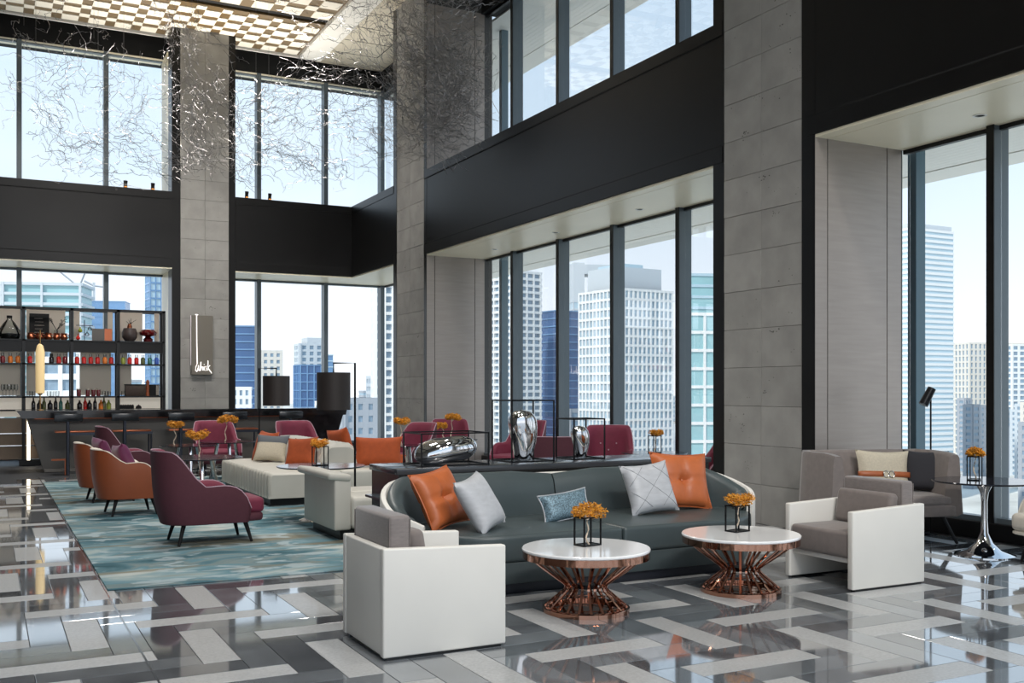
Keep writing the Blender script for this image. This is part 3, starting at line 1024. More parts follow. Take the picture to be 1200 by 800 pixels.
def pillow(name, label, loc, size, face, tilt, m, spin=0, tuft=0, piping=None, cat='cushion', group=None, extra=None, pinch=0.10):
    """stands on loc (bottom centre); face = heading (deg) its front looks to, 0 = +X; tilt = leaning back"""
    t = thing(name, label, cat, loc, 0, group)
    w, h, th = size
    f = math.radians(face)
    rot = Matrix.Rotation(f + math.pi / 2, 4, 'Z') @ Matrix.Rotation(-math.radians(tilt), 4, 'X') @ Matrix.Translation((0, 0, h / 2)) @ Matrix.Rotation(math.radians(spin), 4, 'Y') @ Matrix.Translation((0, 0, -h / 2))
    mb = pillow_mb(w, h, th, pinch, tuft)
    mb.bm.transform(rot)
    mb.build('cover', m, t, smooth=60)
    if piping:
        mb = MB()
        mb.tube([rot @ p for p in pillow_edge(w, h, pinch)], 0.006, 5)
        mb.build('piping', piping, t)
    if tuft:
        MB().lathe([(0, -.006), (.012, -.003), (.012, .003), (0, .006)], 10, rot @ Vector((0, -th / 2 * (1 - tuft) - 0.002, h / 2)), rot.to_3x3().to_4x4() @ Matrix.Rotation(math.pi / 2, 4, 'X')).build('button', m, t)
    if extra:
        extra(t, rot, w, h, th)
    return t

# ------------------------------------------------------------ white box armchairs (face local +X)
def box_armchair(label, loc, rz):
    t = thing('armchair', label, 'armchair', loc, rz)
    D, W, T = 0.76, 0.715, 0.055
    for sg in (-1, 1):
        y0, y1 = sg * (W / 2 - T), sg * W / 2
        poly = [(-D / 2, 0.014), (D / 2, 0.014), (D / 2, 0.592), (-D / 2, 0.62)]
        mb = MB()
        mb.prism(poly, 'y', y0, y1)
        bmesh.ops.bevel(mb.bm, geom=list(mb.bm.edges), offset=0.011, segments=3, profile=0.5, affect='EDGES')
        mb.build('side_panel', M['wleather'], t)
        MB().bx(-D / 2 + .03, D / 2 - .03, y0 + sg * .008, y1 - sg * .008, 0, 0.016).build('foot_rail', M['black'], t)
    MB().bx(-D / 2 + 0.004, -D / 2 + T, -W / 2 + T, W / 2 - T, 0.02, 0.615, 0.01, 3).build('back_panel', M['wleather'], t)
    MB().bx(-D / 2 + T, D / 2 - 0.03, -W / 2 + T, W / 2 - T, 0.20, 0.238, 0.008, 2).build('seat_rail', M['wleather'], t)
    MB().bx(-D / 2 + T, D / 2 - 0.005, -W / 2 + T + .002, W / 2 - T - .002, 0.238, 0.435, 0.028, 4).build('seat_cushion', M['gfabric2'], t)
    bc = MB().bx(-D / 2 + T + .002, -D / 2 + T + 0.13, -W / 2 + T + .004, W / 2 - T - .004, 0.435, 0.79, 0.02, 4).build('back_cushion', M['gfabric'], t)
    for x in (-D / 2 + T + .004, -D / 2 + T + .128):
        for y in (-W / 2 + T + .006, W / 2 - T - .006):
            cs = MB()
            cs.tube([(x, y, .45), (x, y, .77)], 0.004, 5)
            cs.build('piping', M['gfabric2'], bc)
    mm = rotm(0, -0.2, 0)
    MB().box((0, 0, 0), (0.10, W - 2 * T - 0.05, 0.27), 0.035, 4).build('lumbar_cushion', M['gfabric2'], t, (-D / 2 + T + .195, 0, 0.565)).rotation_euler = (0, -0.16, 0)
    return t
box_armchair('white leather box armchair with its grey cushioned back turned to the carpet corner', (2.315, 5.63, 0), 0)
box_armchair('white leather box armchair with taupe seat facing across the white tables', (6.05, 5.83, 0), math.pi)

# ------------------------------------------------------------ long sofa (faces local -Y)
def long_sofa():
    t = thing('sofa', 'long dark teal leather sofa in a curved white shell with copper tables before it', 'sofa', (4.37, 7.16, 0))
    a, yb, yf = 1.74, 0.62, -0.55
    R_ = 0.66
    ya = -0.30                       # front end of the arms
    path = []
    for k in range(7):
        f = k / 7
        path.append((-a + 0.20 * (1 - f) ** 2, ya + (yb - R_ - ya) * f))
    for k in range(13):
        q = math.pi - math.pi / 2 * k / 12
        path.append((-a + R_ + R_ * math.cos(q), yb - R_ + R_ * math.sin(q)))
    half = path[:]
    L = half + [(x, yb) for x in (-0.75, -0.4, 0.0, 0.4, 0.75)] + [(-x, y) for x, y in half[::-1]]
    n = len(L)
    P = [Vector(p) for p in L]
    def nrm(i):
        d = (P[min(i + 1, n - 1)] - P[max(i - 1, 0)]).normalized()
        return Vector((d.y, -d.x))      # points inward
    def hgt(i):
        y = P[i].y
        f = min(1, max(0, (y - ya) / (yb - 0.16 - ya)))
        return 0.50 + (0.775 - 0.50) * (f ** 0.75)
    # white outer shell
    mb = MB()
    prof = lambda h: [(0.0 + 0.03, 0.075), (0.0, 0.14), (0.0, h - 0.02), (0.006, h - 0.006), (0.02, h), (0.04, h - 0.004), (0.048, h - 0.02), (0.05, 0.3), (0.05, 0.075)]
    mb.grid(lambda i, j: (P[i].x + nrm(i).x * prof(hgt(i))[j][0], P[i].y + nrm(i).y * prof(hgt(i))[j][0], prof(hgt(i))[j][1]), n, 9)
    for i in (0, n - 1):
        q = prof(hgt(i))
        mb.face([(P[i].x + nrm(i).x * o_, P[i].y + nrm(i).y * o_, z) for o_, z in (q if i == 0 else q[::-1])])
    mb.build('shell', M['wleather'], t)
    # padded back in two halves
    mid = n // 2
    def pad(i0, i1, nm):
        mb = MB()
        idx = list(range(i0, i1 + 1))
        def pr_(h):
            h = h + 0.03 * max(0, min(1, (h - 0.66) / 0.11))
            return [(0.05, 0.40), (0.05, h - 0.05), (0.065, h - 0.012), (0.10, h - 0.002), (0.145, h - 0.016), (0.175, h - 0.06), (0.20, h - 0.2), (0.215, 0.40)]
        def f(i, j):
            k = idx[i]
            e_ = min(i, len(idx) - 1 - i)
            sh = 0.035 if (e_ == 0) else 0.0
            o_, z = pr_(hgt(k))[j]
            if j in (2, 3, 4, 5):
                z -= sh
            if j >= 4:
                o_ -= sh
            x = P[k].x + nrm(k).x * o_
            if k == mid:
                x += -0.006 if i == len(idx) - 1 else 0.006
            return (x, P[k].y + nrm(k).y * o_, z)
        mb.grid(f, len(idx), 8)
        for i in (0, len(idx) - 1):
            mb.face([f(i, j) for j in (range(8) if i == 0 else range(7, -1, -1))])
        return mb.build(nm, M['teal_leather'], t, smooth=60)
    pad(1, mid, 'back_cushion')
    pad(mid, n - 2, 'back_cushion')
    for sg in (-1, 1):
        pts = [(sg * 0.005, yf - 0.06), (sg * (a - 0.52), yf - 0.06), (sg * (a - 0.22), ya - 0.02), (sg * (a - 0.06), yb - R_), (sg * (a - 0.3), yb - 0.2), (sg * (a - 0.62), yb - 0.07), (sg * 0.005, yb - 0.07)]
        if sg < 0:
            pts = pts[::-1]
        cushion_slab(rounded_poly(pts, [0.03, 0.2, 0.06, 0.1, 0.1, 0.1, 0.03] if sg > 0 else [0.03, 0.1, 0.1, 0.1, 0.06, 0.2, 0.03], 4), 0.235, 0.435, 0.03).build('seat_cushion', M['teal_leather'], t, smooth=50)
    pts = [(-a + 0.54, yf - 0.045), (a - 0.54, yf - 0.045), (a - 0.24, ya), (a - 0.06, yb - R_), (a - 0.62, yb - 0.06), (-a + 0.62, yb - 0.06), (-a + 0.06, yb - R_), (-a + 0.24, ya)]
    cushion_slab(pts, 0.075, 0.235, 0.012, 2).build('seat_base', M['teal_leather'], t)
    pts = [(x * 0.975, y * 0.95) for x, y in pts]
    cushion_slab(pts, 0.0, 0.08, 0.004, 2).build('plinth', M['navy_base'], t)
    return t
long_sofa()
SZ = 0.437
pillow('cushion', 'tan leather tufted cushion leaning in the curved arm near the armchair', (3.18, 7.16, SZ), (0.50, 0.48, 0.17), -62, 26, M['orange'], -6, 0.75, M['orange'], group='leather cushions on the long sofa')
pillow('cushion', 'silver satin cushion leaning against the tan cushion on the sofa', (3.40, 6.86, SZ), (0.46, 0.46, 0.16), -52, 30, M['silver_f'], -8, 0)
M['glitter'] = mat('teal_glitter_cloth', (106, 130, 142), 0.5, 0.35, var=0.65, vscale=95, detail=2)
pillow('cushion', 'small oblong teal glitter cushion with pale piping on the sofa', (4.19, 7.09, SZ), (0.46, 0.24, 0.12), -92, 22, M['glitter'], -7, 0, M['silver_f'])
def stitch(t, rot, w, h, th):
    mb = MB()
    for k in (-0.5, 0, 0.5):
        for s1 in (-1, 1):
            p0, p1 = (-0.45, k - 0.45 * s1), (0.45, k + 0.45 * s1)
            pts = []
            for q in range(9):
                u = p0[0] + (p1[0] - p0[0]) * q / 8
                v = p0[1] + (p1[1] - p0[1]) * q / 8
                uu, vv = 2 * u, 2 * v
                if abs(vv) > 0.9 or abs(uu) > 0.9:
                    continue
                y = -th / 2 * ((1 - uu ** 4) * (1 - vv ** 4)) ** 0.5
                pts.append(rot @ Vector((w * u, y - 0.0005, h * v + h / 2)))
            if len(pts) > 2:
                mb.tube(pts, 0.0015, 4)
    mb.build('diamond_stitching', M['gpad'], t)
pillow('cushion', 'silver satin cushion with diamond stitching on the sofa', (5.05, 7.10, SZ), (0.48, 0.46, 0.16), -94, 22, M['silver_f'], -5, 0, extra=stitch)
pillow('cushion', 'tan leather tufted cushion behind the diamond stitched silver cushion', (5.50, 7.26, SZ), (0.56, 0.52, 0.17), -98, 20, M['orange'], 3, 0.75, M['orange'], group='leather cushions on the long sofa')

# ------------------------------------------------------------ copper tables
def copper_table(label, loc):
    t = thing('coffee_table', label, 'coffee table', loc)
    MB().lathe([(0.0, .408), (.430, .408), (.436, .414), (.436, .424), (.430, .43), (0, .43)], 64).build('stone_top', M['wstone'], t)
    MB().lathe([(.418, .362), (.432, .362), (.432, .408), (.418, .408), (.418, .362)], 64, cap=False).build('rim_band', M['copper'], t)
    b = MB().lathe([(.25, 0), (.296, 0), (.296, .028), (.27, .032), (.25, .032), (.25, 0)], 64, cap=False).build('base_ring', M['copper'], t)
    MB().lathe([(0, .004), (.255, .004), (.255, .012), (0, .012)], 48).build('base_plate', M['copper'], b)
    prof = [(.415, .385), (.29, .285), (.16, .19), (.142, .172), (.142, .155), (.155, .138), (.28, .03)]
    nrod = 22
    me = MB()
    # a flat bent bar
    w = 0.0085
    pts = [Vector((r, 0, z)) for r, z in prof]
    sec = []
    for i, p in enumerate(pts):
        d = (pts[min(i + 1, 6)] - pts[max(i - 1, 0)]).normalized()
        nn = Vector((d.z, 0, -d.x))
        sec.append([p + nn * a * 0.004 + Vector((0, b_ * w, 0)) for a, b_ in ((1, -1), (1, 1), (-1, 1), (-1, -1))])
    me.grid(lambda i, j: sec[i][j], 7, 4, closev=True)
    mesh = me.mesh('copper_bar', M['copper'], 40)
    for k in range(nrod):
        link('copper_bar', mesh, t, (0, 0, 0), 2 * math.pi * k / nrod)
    for r, z in ((.262, .048), (.212, .09), (.172, .124)):
        mb = MB()
        mb.tube([(r * math.cos(q * math.pi / 24), r * math.sin(q * math.pi / 24), z) for q in range(49)], 0.0028, 5, False)
        mb.build('hoop', M['copper'], t)
    MB().lathe([(0, .15), (.06, .15), (.06, .18), (0, .18)], 20).build('core', M['blackwire'], t)
    return t
copper_table('white topped copper cage table beside the white armchair with grey back', (3.61, 5.87, 0))
copper_table('white topped copper cage table nearest the taupe seated armchair', (4.98, 5.905, 0))

def leaf_cluster(mb, c, r, n, flat, rng, size):
    for _ in range(n):
        a, b = rng.uniform(0, 6.283), rng.uniform(-1, 1)
        rr = r * rng.uniform(0.35, 1) ** 0.6
        p = Vector((rr * math.cos(a) * math.sqrt(1 - b * b), rr * math.sin(a) * math.sqrt(1 - b * b), rr * b * flat)) + Vector(c)
        s_ = size * rng.uniform(.6, 1.3)
        d1 = Vector((rng.gauss(0, 1), rng.gauss(0, 1), rng.gauss(0, .5))).normalized() * s_
        d2 = Vector((rng.gauss(0, 1), rng.gauss(0, 1), rng.gauss(0, .8))).normalized() * s_
        d3 = d1.cross(d2)
        if d3.length < 1e-8:
            continue
        d3 = d3.normalized() * s_ * 0.35
        v = [mb.bm.verts.new(p + q) for q in (d1, d2, -d1 * .8, d3)]
        mb.bm.faces.new((v[0], v[1], v[3]))
        mb.bm.faces.new((v[1], v[2], v[3]))
        mb.bm.faces.new((v[0], v[3], v[2]))

def wire_box(t, x, y, z, r=0.005, name='wire_frame', m=None, base=True):
    mb = MB()
    for sx in (-1, 1):
        for sy in (-1, 1):
            mb.box((sx * x / 2, sy * y / 2, z / 2), (2 * r, 2 * r, z))
    for zz in (r, z - r):
        for s_ in (-1, 1):
            mb.box((0, s_ * y / 2, zz), (x, 2 * r, 2 * r))
            mb.box((s_ * x / 2, 0, zz), (2 * r, y, 2 * r))
    o = mb.build(name, m or M['blackwire'], t, smooth=0)
    return o

def bonsai(label, loc, rz=0, h=0.2, frame=True, lean=0.0, spread=0.08, seed=1, scale=1.0, group=None):
    rng = random.Random(seed)
    t = thing('bonsai_ornament', label, 'bonsai', loc, rz, group)
    if frame:
        wire_box(t, 0.15, 0.10, h, 0.0048)
        MB().bx(-.07, .07, -.045, .045, 0.0, 0.006).build('base_plate', M['blackwire'], t)
    pts, x = [], 0
    for k in range(9):
        f = k / 8
        pts.append((lean * f * 0.5 + 0.017 * math.sin(f * 10 + seed), 0.012 * math.cos(f * 8 + seed), 0.005 + (h * 1.0) * f))
    mb = MB()
    mb.tube(pts, [0.0068 * scale * (1 - .5 * k / 8) for k in range(9)], 6)
    top = Vector(pts[-1])
    for k in range(5):
        a = k * 1.256 + seed
        e_ = top + Vector((spread * .7 * math.cos(a) + lean * .4, spread * .6 * math.sin(a), .025 + .02 * math.sin(k * 2)))
        mb.tube([pts[-2], top * .6 + e_ * .4, e_], [.006 * scale, .004, .002], 5)
    mb.build('trunk', M['trunk'], t)
    mb = MB()
    for k in range(7):
        a = k * 0.9 + seed
        c = top + Vector((spread * .62 * math.cos(a) + lean * .5, spread * .5 * math.sin(a), .03 + .018 * math.sin(k * 1.7)))
        leaf_cluster(mb, c, spread * .5, 110, 0.7, rng, 0.013 * scale)
    mb.build('foliage', M['amber'], t, smooth=0)
    return t
TT = 0.43
bonsai('amber leaved bonsai in black wire frame on the table beside the grey backed armchair', (3.66, 5.93, TT), 0.18, 0.2, True, 0, 0.125, 3)
bonsai('amber leaved bonsai in black wire frame on the table nearest the taupe seated armchair', (5.02, 5.99, TT), 0.18, 0.2, True, 0.03, 0.115, 5)

# ------------------------------------------------------------ console and chrome sculptures
CZ = 0.832
c = thing('console_table', 'long black console table standing behind the teal sofa', 'console table', (4.62, 8.30, 0.012))
MB().bx(-1.58, 1.72, -.345, .345, .77, .82, 0.004, 2).build('top', M['black_top'], c)
MB().bx(-1.56, -1.50, -.33, .33, 0, .77).build('end_panel', M['black_lacq'], c)
MB().bx(1.64, 1.70, -.33, .33, 0, .77).build('end_panel', M['black_lacq'], c)
MB().bx(-1.50, 1.64, -.30, -.27, 0.03, .77).build('front_panel', M['black_lacq'], c)
MB().bx(-1.50, 1.64, .27, .30, 0.03, .77).build('rear_panel', M['black_lacq'], c)
MB().bx(-1.62, -1.56, -.34, .34, 0.53, 0.55).build('side_ledge', M['black_top'], c)

def sculpture(label, loc, rz, fx, fy, fz, prof_fn):
    t = thing('chrome_sculpture', label, 'sculpture', loc, rz)
    wire_box(t, fx, fy, fz, 0.006)
    mb = prof_fn()
    mb.build('chrome_form', M['chrome'], t, smooth=80)
    return t
def pebble():
    mb = MB()
    nu, nv = 40, 20
    def f(i, j):
        a = 2 * math.pi * i / nu
        b = -math.pi / 2 + math.pi * j / (nv - 1)
        cb = abs(math.cos(b)) ** 0.85
        x = 0.30 * math.cos(a) * cb
        y = 0.16 * math.sin(a) * cb
        z = 0.125 * math.sin(b)
        if z < -0.10:
            z = -0.10 - (z + .10) * 0.1
        z += 0.13 * x + 0.012 * math.sin(3 * a) * cb
        # shallow scoop
        d = math.hypot((x - 0.07) / .22, (y + .02) / .1)
        if b > 0 and d < 1:
            z -= 0.03 * (1 - d * d) ** 2
        return (x, y, z + 0.123)
    mb.grid(f, nu, nv, closeu=True)
    bmesh.ops.remove_doubles(mb.bm, verts=list(mb.bm.verts), dist=1e-5)
    return mb
def urn(rmax, h, foot, bulge, sq):
    def go():
        mb = MB()
        nu, nv = 36, 26
        def f(i, j):
            a = 2 * math.pi * i / nu
            tt = j / (nv - 1)
            if tt < 0.74:
                r = foot + (rmax - foot) * math.sin(math.pi / 2 * tt / 0.74) ** 1.3
            else:
                q = (tt - 0.74) / 0.26
                r = rmax * max(0.0, 1 - q ** bulge) ** 0.5
            if j == 0:
                r = 0
            r *= 1 + 0.05 * math.sin(2 * a + tt * 3) + 0.03 * math.sin(3 * a - 5 * tt)
            zz = 0 if j <= 1 else h * (tt - 1 / (nv - 1)) / (1 - 1 / (nv - 1))
            return (r * math.cos(a) + 0.012 * math.sin(tt * 5), r * sq * math.sin(a), 0.008 + zz)
        mb.grid(f, nu, nv, closeu=True)
        bmesh.ops.remove_doubles(mb.bm, verts=list(mb.bm.verts), dist=1e-5)
        return mb
    return go
sculpture('lying chrome pebble sculpture inside a low wide wire frame', (3.63, 8.28, CZ), 0.0, 0.64, 0.42, 0.29, pebble)
sculpture('tall chrome urn sculpture inside a high wire frame', (4.46, 8.38, CZ), 0.0, 0.44, 0.40, 0.57, urn(0.135, 0.47, 0.085, 2.6, 0.8))
sculpture('small chrome rounded urn sculpture inside a square wire frame', (5.10, 8.40, CZ), 0.0, 0.34, 0.34, 0.39, urn(0.088, 0.31, 0.052, 2.2, 0.85))

# ------------------------------------------------------------ curved shell chairs (face local +X)
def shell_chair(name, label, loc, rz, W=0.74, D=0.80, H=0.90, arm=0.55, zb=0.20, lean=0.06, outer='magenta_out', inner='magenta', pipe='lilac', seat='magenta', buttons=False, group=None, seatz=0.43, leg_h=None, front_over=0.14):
    t = thing(name, label, 'armchair', loc, rz, group)
    b, a = W / 2, 0.40
    xc = -D / 2 + a
    xf = D / 2 - 0.14
    path = []
    for k in range(9):
        path.append((xf + (xc - xf) * k / 8, b))
    for k in range(1, 24):
        q = math.pi / 2 + math.pi * k / 24
        cs, sn = math.cos(q), math.sin(q)
        path.append((xc + a * math.copysign(abs(cs) ** 0.75, cs), b * math.copysign(abs(sn) ** 0.75, sn)))
    for k in range(9):
        path.append((xc + (xf - xc) * k / 8, -b))
    P = [Vector(p) for p in path]
    n = len(P)
    def inw(i):
        d = (P[min(i + 1, n - 1)] - P[max(i - 1, 0)]).normalized()
        return Vector((-d.y, d.x))
    def hgt(i):
        x = P[i].x
        f = (x + D / 2) / (xf + D / 2)
        if f < 0.12:
            return H - 0.25 * f * f
        if f < 0.5:
            q = (f - 0.12) / 0.38
            q = q * q * (3 - 2 * q)
            return (H - 0.004) * (1 - q) + arm * q
        q = (f - 0.5) / 0.5
        return arm + 0.012 * math.sin(math.pi * q) - 0.22 * q ** 4.5
    def backw(i):
        f = (P[i].x + D / 2) / (xf + D / 2)
        return max(0, 1 - f * 1.15)
    def pt(i, off, z):
        q = P[i] + inw(i) * off
        taper = 0.10 * (1 - min(1, (z - zb) / 0.35)) ** 2     # tuck under towards the bottom
        q = q * (1 - taper)
        return (q.x - lean * (z - zb) * backw(i), q.y, z)
    mb = MB()
    fr = [0, 0.02, 0.12, 0.3, 0.5, 0.7, 0.9, 1.0]
    def fo(i, j):
        h = hgt(i)
        if j < 8:
            return pt(i, 0.0 if j < 7 else 0.004, zb + (h - zb) * fr[j] - (0 if j < 7 else -0.004))
        return pt(i, 0.010, h)
    mb.grid(fo, n, 9)
    sh = mb.build('shell', M[outer], t, smooth=60)
    sm = sh.modifiers.new('thickness', 'SOLIDIFY')
    sm.thickness = 0.008
    sm.offset = 0
    mb = MB()
    def fi(i, j):
        h = hgt(i)
        pr_ = [(0.008, h), (0.05, h + 0.002), (0.075, h - 0.04), (0.085, h - 0.12), (0.09, (h + 0.35) / 2), (0.09, 0.30)]
        o_, z = pr_[j]
        return pt(i, o_, min(z, h))
    mb.grid(fi, n, 6)
    for i in (0, n - 1):
        h = hgt(i)
        mb.face([pt(i, 0.0, zb + .02), pt(i, 0.0, h), pt(i, 0.05, h), pt(i, 0.09, h - .06), pt(i, 0.09, zb + .02)] if i == 0 else [pt(i, 0.09, zb + .02), pt(i, 0.09, h - .06), pt(i, 0.05, h), pt(i, 0.0, h), pt(i, 0.0, zb + .02)])
    lin = mb.build('lining', M[inner], t, smooth=60)
    if buttons:
        for y, z in ((-.12, .68), (.12, .68), (0, .58)):
            MB().lathe([(0, 0), (.012, .004), (0, .008)], 8, (-D / 2 + .10, y, z), rotm(0, math.pi / 2, 0)).build('button', M['lilac'], lin)
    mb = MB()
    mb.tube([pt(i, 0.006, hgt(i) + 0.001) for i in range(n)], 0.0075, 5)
    mb.build('piping', M[pipe], t)  # on plum chairs the lilac tube carries light along the top edge
    # seat
    y1 = b - 0.075
    pts = [(-D / 2 + 0.12, -y1 + .05), (xf - 0.05, -y1), (xf + front_over, -y1 + 0.0), (xf + front_over, y1), (xf - 0.05, y1), (-D / 2 + 0.12, y1 - .05)]
    cushion_slab(rounded_poly(pts, [0.15, 0.02, 0.07, 0.07, 0.02, 0.15], 5), seatz - 0.15, seatz, 0.045, 5, 0.02).build('seat_cushion', M[seat], t, smooth=60)
    pts = [(-D / 2 + 0.10, -y1 + .06), (xf - 0.05, -b + 0.04), (xf + front_over - .01, -y1 + 0.01), (xf + front_over - .01, y1 - .01), (xf - 0.05, b - 0.04), (-D / 2 + 0.10, y1 - .06)]
    cushion_slab(rounded_poly(pts, 0.06, 5), zb + .003, seatz - 0.145, 0.03, 4).build('seat_base', M[outer], t, smooth=60)
    for sx in (-1, 1):
        for sy in (-1, 1):
            x, y = (-D / 2 + 0.22 if sx < 0 else xf - 0.05), sy * (b - 0.14)
            MB().rod((x + sx * 0.06, y + sy * 0.05, 0.0), (x, y, zb + 0.02), 0.013, 0.024, 10).build('leg', M['legs'], t)
    return t
CH = 0.0115
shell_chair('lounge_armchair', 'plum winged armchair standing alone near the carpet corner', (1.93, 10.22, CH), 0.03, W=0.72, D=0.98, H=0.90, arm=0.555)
shell_chair('lounge_armchair', 'rust leather tub armchair with cream lining closest to the plum winged chair', (1.52, 12.92, CH), 0.05, W=0.74, D=0.80, H=0.78, arm=0.62, outer='rust_out', inner='cream_f', pipe='cream_f', seat='cream_f')
shell_chair('lounge_armchair', 'rust leather tub armchair with cream lining nearer the bar', (1.45, 14.55, CH), 0.05, W=0.74, D=0.80, H=0.78, arm=0.62, outer='rust_out', inner='cream_f', pipe='cream_f', seat='cream_f')
pillow('cushion', 'purple silk cushion in the rust armchair closest to the plum winged chair', (1.54, 12.95, 0.455), (0.44, 0.42, 0.16), 10, 22, M['purple'], 6)
pillow('cushion', 'purple silk cushion in the rust armchair nearer the bar', (1.46, 14.58, 0.455), (0.44, 0.42, 0.16), 10, 22, M['purple'], -4)
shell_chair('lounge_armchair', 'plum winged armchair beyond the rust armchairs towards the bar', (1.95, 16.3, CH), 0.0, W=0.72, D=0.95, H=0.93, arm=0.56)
# ------------------------------------------------------------ cream channel daybed, armless lounge seat
def channel_seat(x0, x1, y0, y1, z0, z1, axis_along_y, pitch, m, name, t):
    """upholstered block whose top and -X face carry vertical channels repeated along y"""
    n = max(2, round((y1 - y0) / pitch))
    mb = MB()
    r = 0.05
    prof = [(x0, z0), (x0 - 0.0, z0 + 0.04), (x0, z1 - r), (x0 + r * 0.3, z1 - r * 0.3), (x0 + r, z1), (x1 - r, z1), (x1, z1 - 0.01), (x1, z0)]
    sub = 6
    N = n * sub
    def f(i, j):
        k = i / sub
        g = abs(math.sin(math.pi * k))
        d = 0.035 * (1 - g ** 0.4)
        x, z = prof[j]
        if 1 <= j <= 3:
            x += d
        if 3 <= j <= 5:
            z -= d
        return (x, y0 + (y1 - y0) * i / N, z)
    mb.grid(f, N + 1, len(prof))
    for i in (0, N):
        mb.face([f(i, j) for j in (range(len(prof)) if i == 0 else range(len(prof) - 1, -1, -1))])
    return mb.build(name, m, t, smooth=45)

t = thing('daybed', 'cream leather channel stitched daybed with seats on both sides of its back', 'daybed', (3.16, 12.78, CH))
channel_seat(0.0, 0.95, 0.0, 1.45, 0.10, 0.43, True, 0.16, M['cream_l'], 'seat_cushion', t)
channel_seat(0.0, 0.95, 1.46, 2.95, 0.10, 0.43, True, 0.16, M['cream_l'], 'seat_cushion', t)
MB().bx(0.05, 2.0, 0.12, 2.85, 0.0, 0.10).build('plinth', M['black'], t)
# back with channels, sloping
for y0, y1 in ((0.28, 1.55), (1.57, 2.93)):
    mb = MB()
    N = 32
    prof = [(0.72, 0.42), (0.86, 0.74), (0.90, 0.77), (1.00, 0.775), (1.16, 0.77), (1.22, 0.72), (1.28, 0.42)]
    def f(i, j):
        d = 0.010 * (1 - abs(math.sin(math.pi * i / 4)) ** 0.5)
        x, z = prof[j]
        e = min(i, N - i)
        z2 = z - (0.05 if (e == 0 and 1 <= j <= 5) else 0)
        return (x + (d if j < 3 else 0), y0 + (y1 - y0) * i / N, z2 - (d if 2 <= j <= 4 else 0))
    mb.grid(f, N + 1, 7)
    for i in (0, N):
        mb.face([f(i, j) for j in (range(7) if i == 0 else range(6, -1, -1))])
    mb.build('backrest', M['cream_l'], t, smooth=50)
MB().bx(0.95, 2.05, 0.0, 2.95, 0.10, 0.43, 0.05, 4).build('rear_seat', M['cream_l'], t)

t = thing('armless_chair', 'cream armless lounge seat with rolled back beside the glass topped pedestal table', 'chair', (3.02, 9.60, CH))
MB().bx(0.0, 0.17, 0, 1.08, 0.10, 0.60, 0.02, 3).build('backrest', M['cream_l'], t)
hr = MB().box((0, 0, 0), (0.25, 1.12, 0.075), 0.034, 4).build('head_roll', M['cream_l'], t, (0.05, 0.54, 0.625))
hr.rotation_euler = (0, 0.12, 0)
for y0, y1 in ((0.0, 0.53), (0.545, 1.08)):
    MB().bx(0.172, 1.0, y0, y1, 0.10, 0.425, 0.055, 4).build('seat_cushion', M['cream_l'], t)
MB().bx(0.08, 0.92, 0.08, 1.0, 0.0, 0.10).build('plinth', M['black'], t)

DZ = CH + 0.435
def two_tone(tt, rot, w, h, th):
    mb = pillow_mb(w * 1.004, h * 1.004, th * 1.01, 0.10)
    bmesh.ops.bisect_plane(mb.bm, geom=list(mb.bm.verts) + list(mb.bm.edges) + list(mb.bm.faces), plane_co=(0, 0, h * 0.66), plane_no=(0.0, 0, -1), clear_outer=True)
    mb.bm.transform(rot)
    mb.build('grey_flap', M['gpad'], tt, smooth=60)
M['linen'] = mat('oat_linen', (196, 186, 166), 0.85, var=0.08, vscale=60)
pillow('cushion', 'burnt orange cushion at the far end of the daybed against the backrest', (3.66, 15.28, DZ), (0.46, 0.44, 0.15), 200, 20, M['orange_f'], 4, group='orange daybed cushions')
pillow('cushion', 'burnt orange cushion directly behind the linen cushion with grey flap', (3.60, 15.02, DZ), (0.46, 0.44, 0.15), 205, 22, M['orange_f'], -4, group='orange daybed cushions')
pillow('cushion', 'linen cushion with grey flap on the daybed', (3.64, 14.70, DZ), (0.50, 0.42, 0.15), 235, 24, M['linen'], 2, extra=two_tone)
pillow('cushion', 'pale linen cushion with dark edge behind two orange cushions', (3.80, 13.85, DZ), (0.40, 0.36, 0.13), 185, 24, M['linen'], 5, extra=two_tone)
pillow('cushion', 'burnt orange cushion squeezed behind another orange cushion by the wire framed bonsai', (3.72, 13.62, DZ), (0.44, 0.40, 0.14), 200, 24, M['orange_f'], 3)
pillow('cushion', 'burnt orange cushion foremost on the daybed by the wire framed bonsai', (3.70, 13.38, DZ), (0.46, 0.44, 0.14), 225, 24, M['orange_f'], -4)
pillow('cushion', 'large burnt orange cushion on the rear seat of the daybed', (4.72, 13.05, DZ), (0.66, 0.42, 0.16), 250, 14, M['orange_f'], 0)
pillow('cushion', 'burnt orange cushion tip showing over the daybed back', (4.65, 14.3, DZ), (0.50, 0.50, 0.15), 20, 14, M['orange_f'], 8)

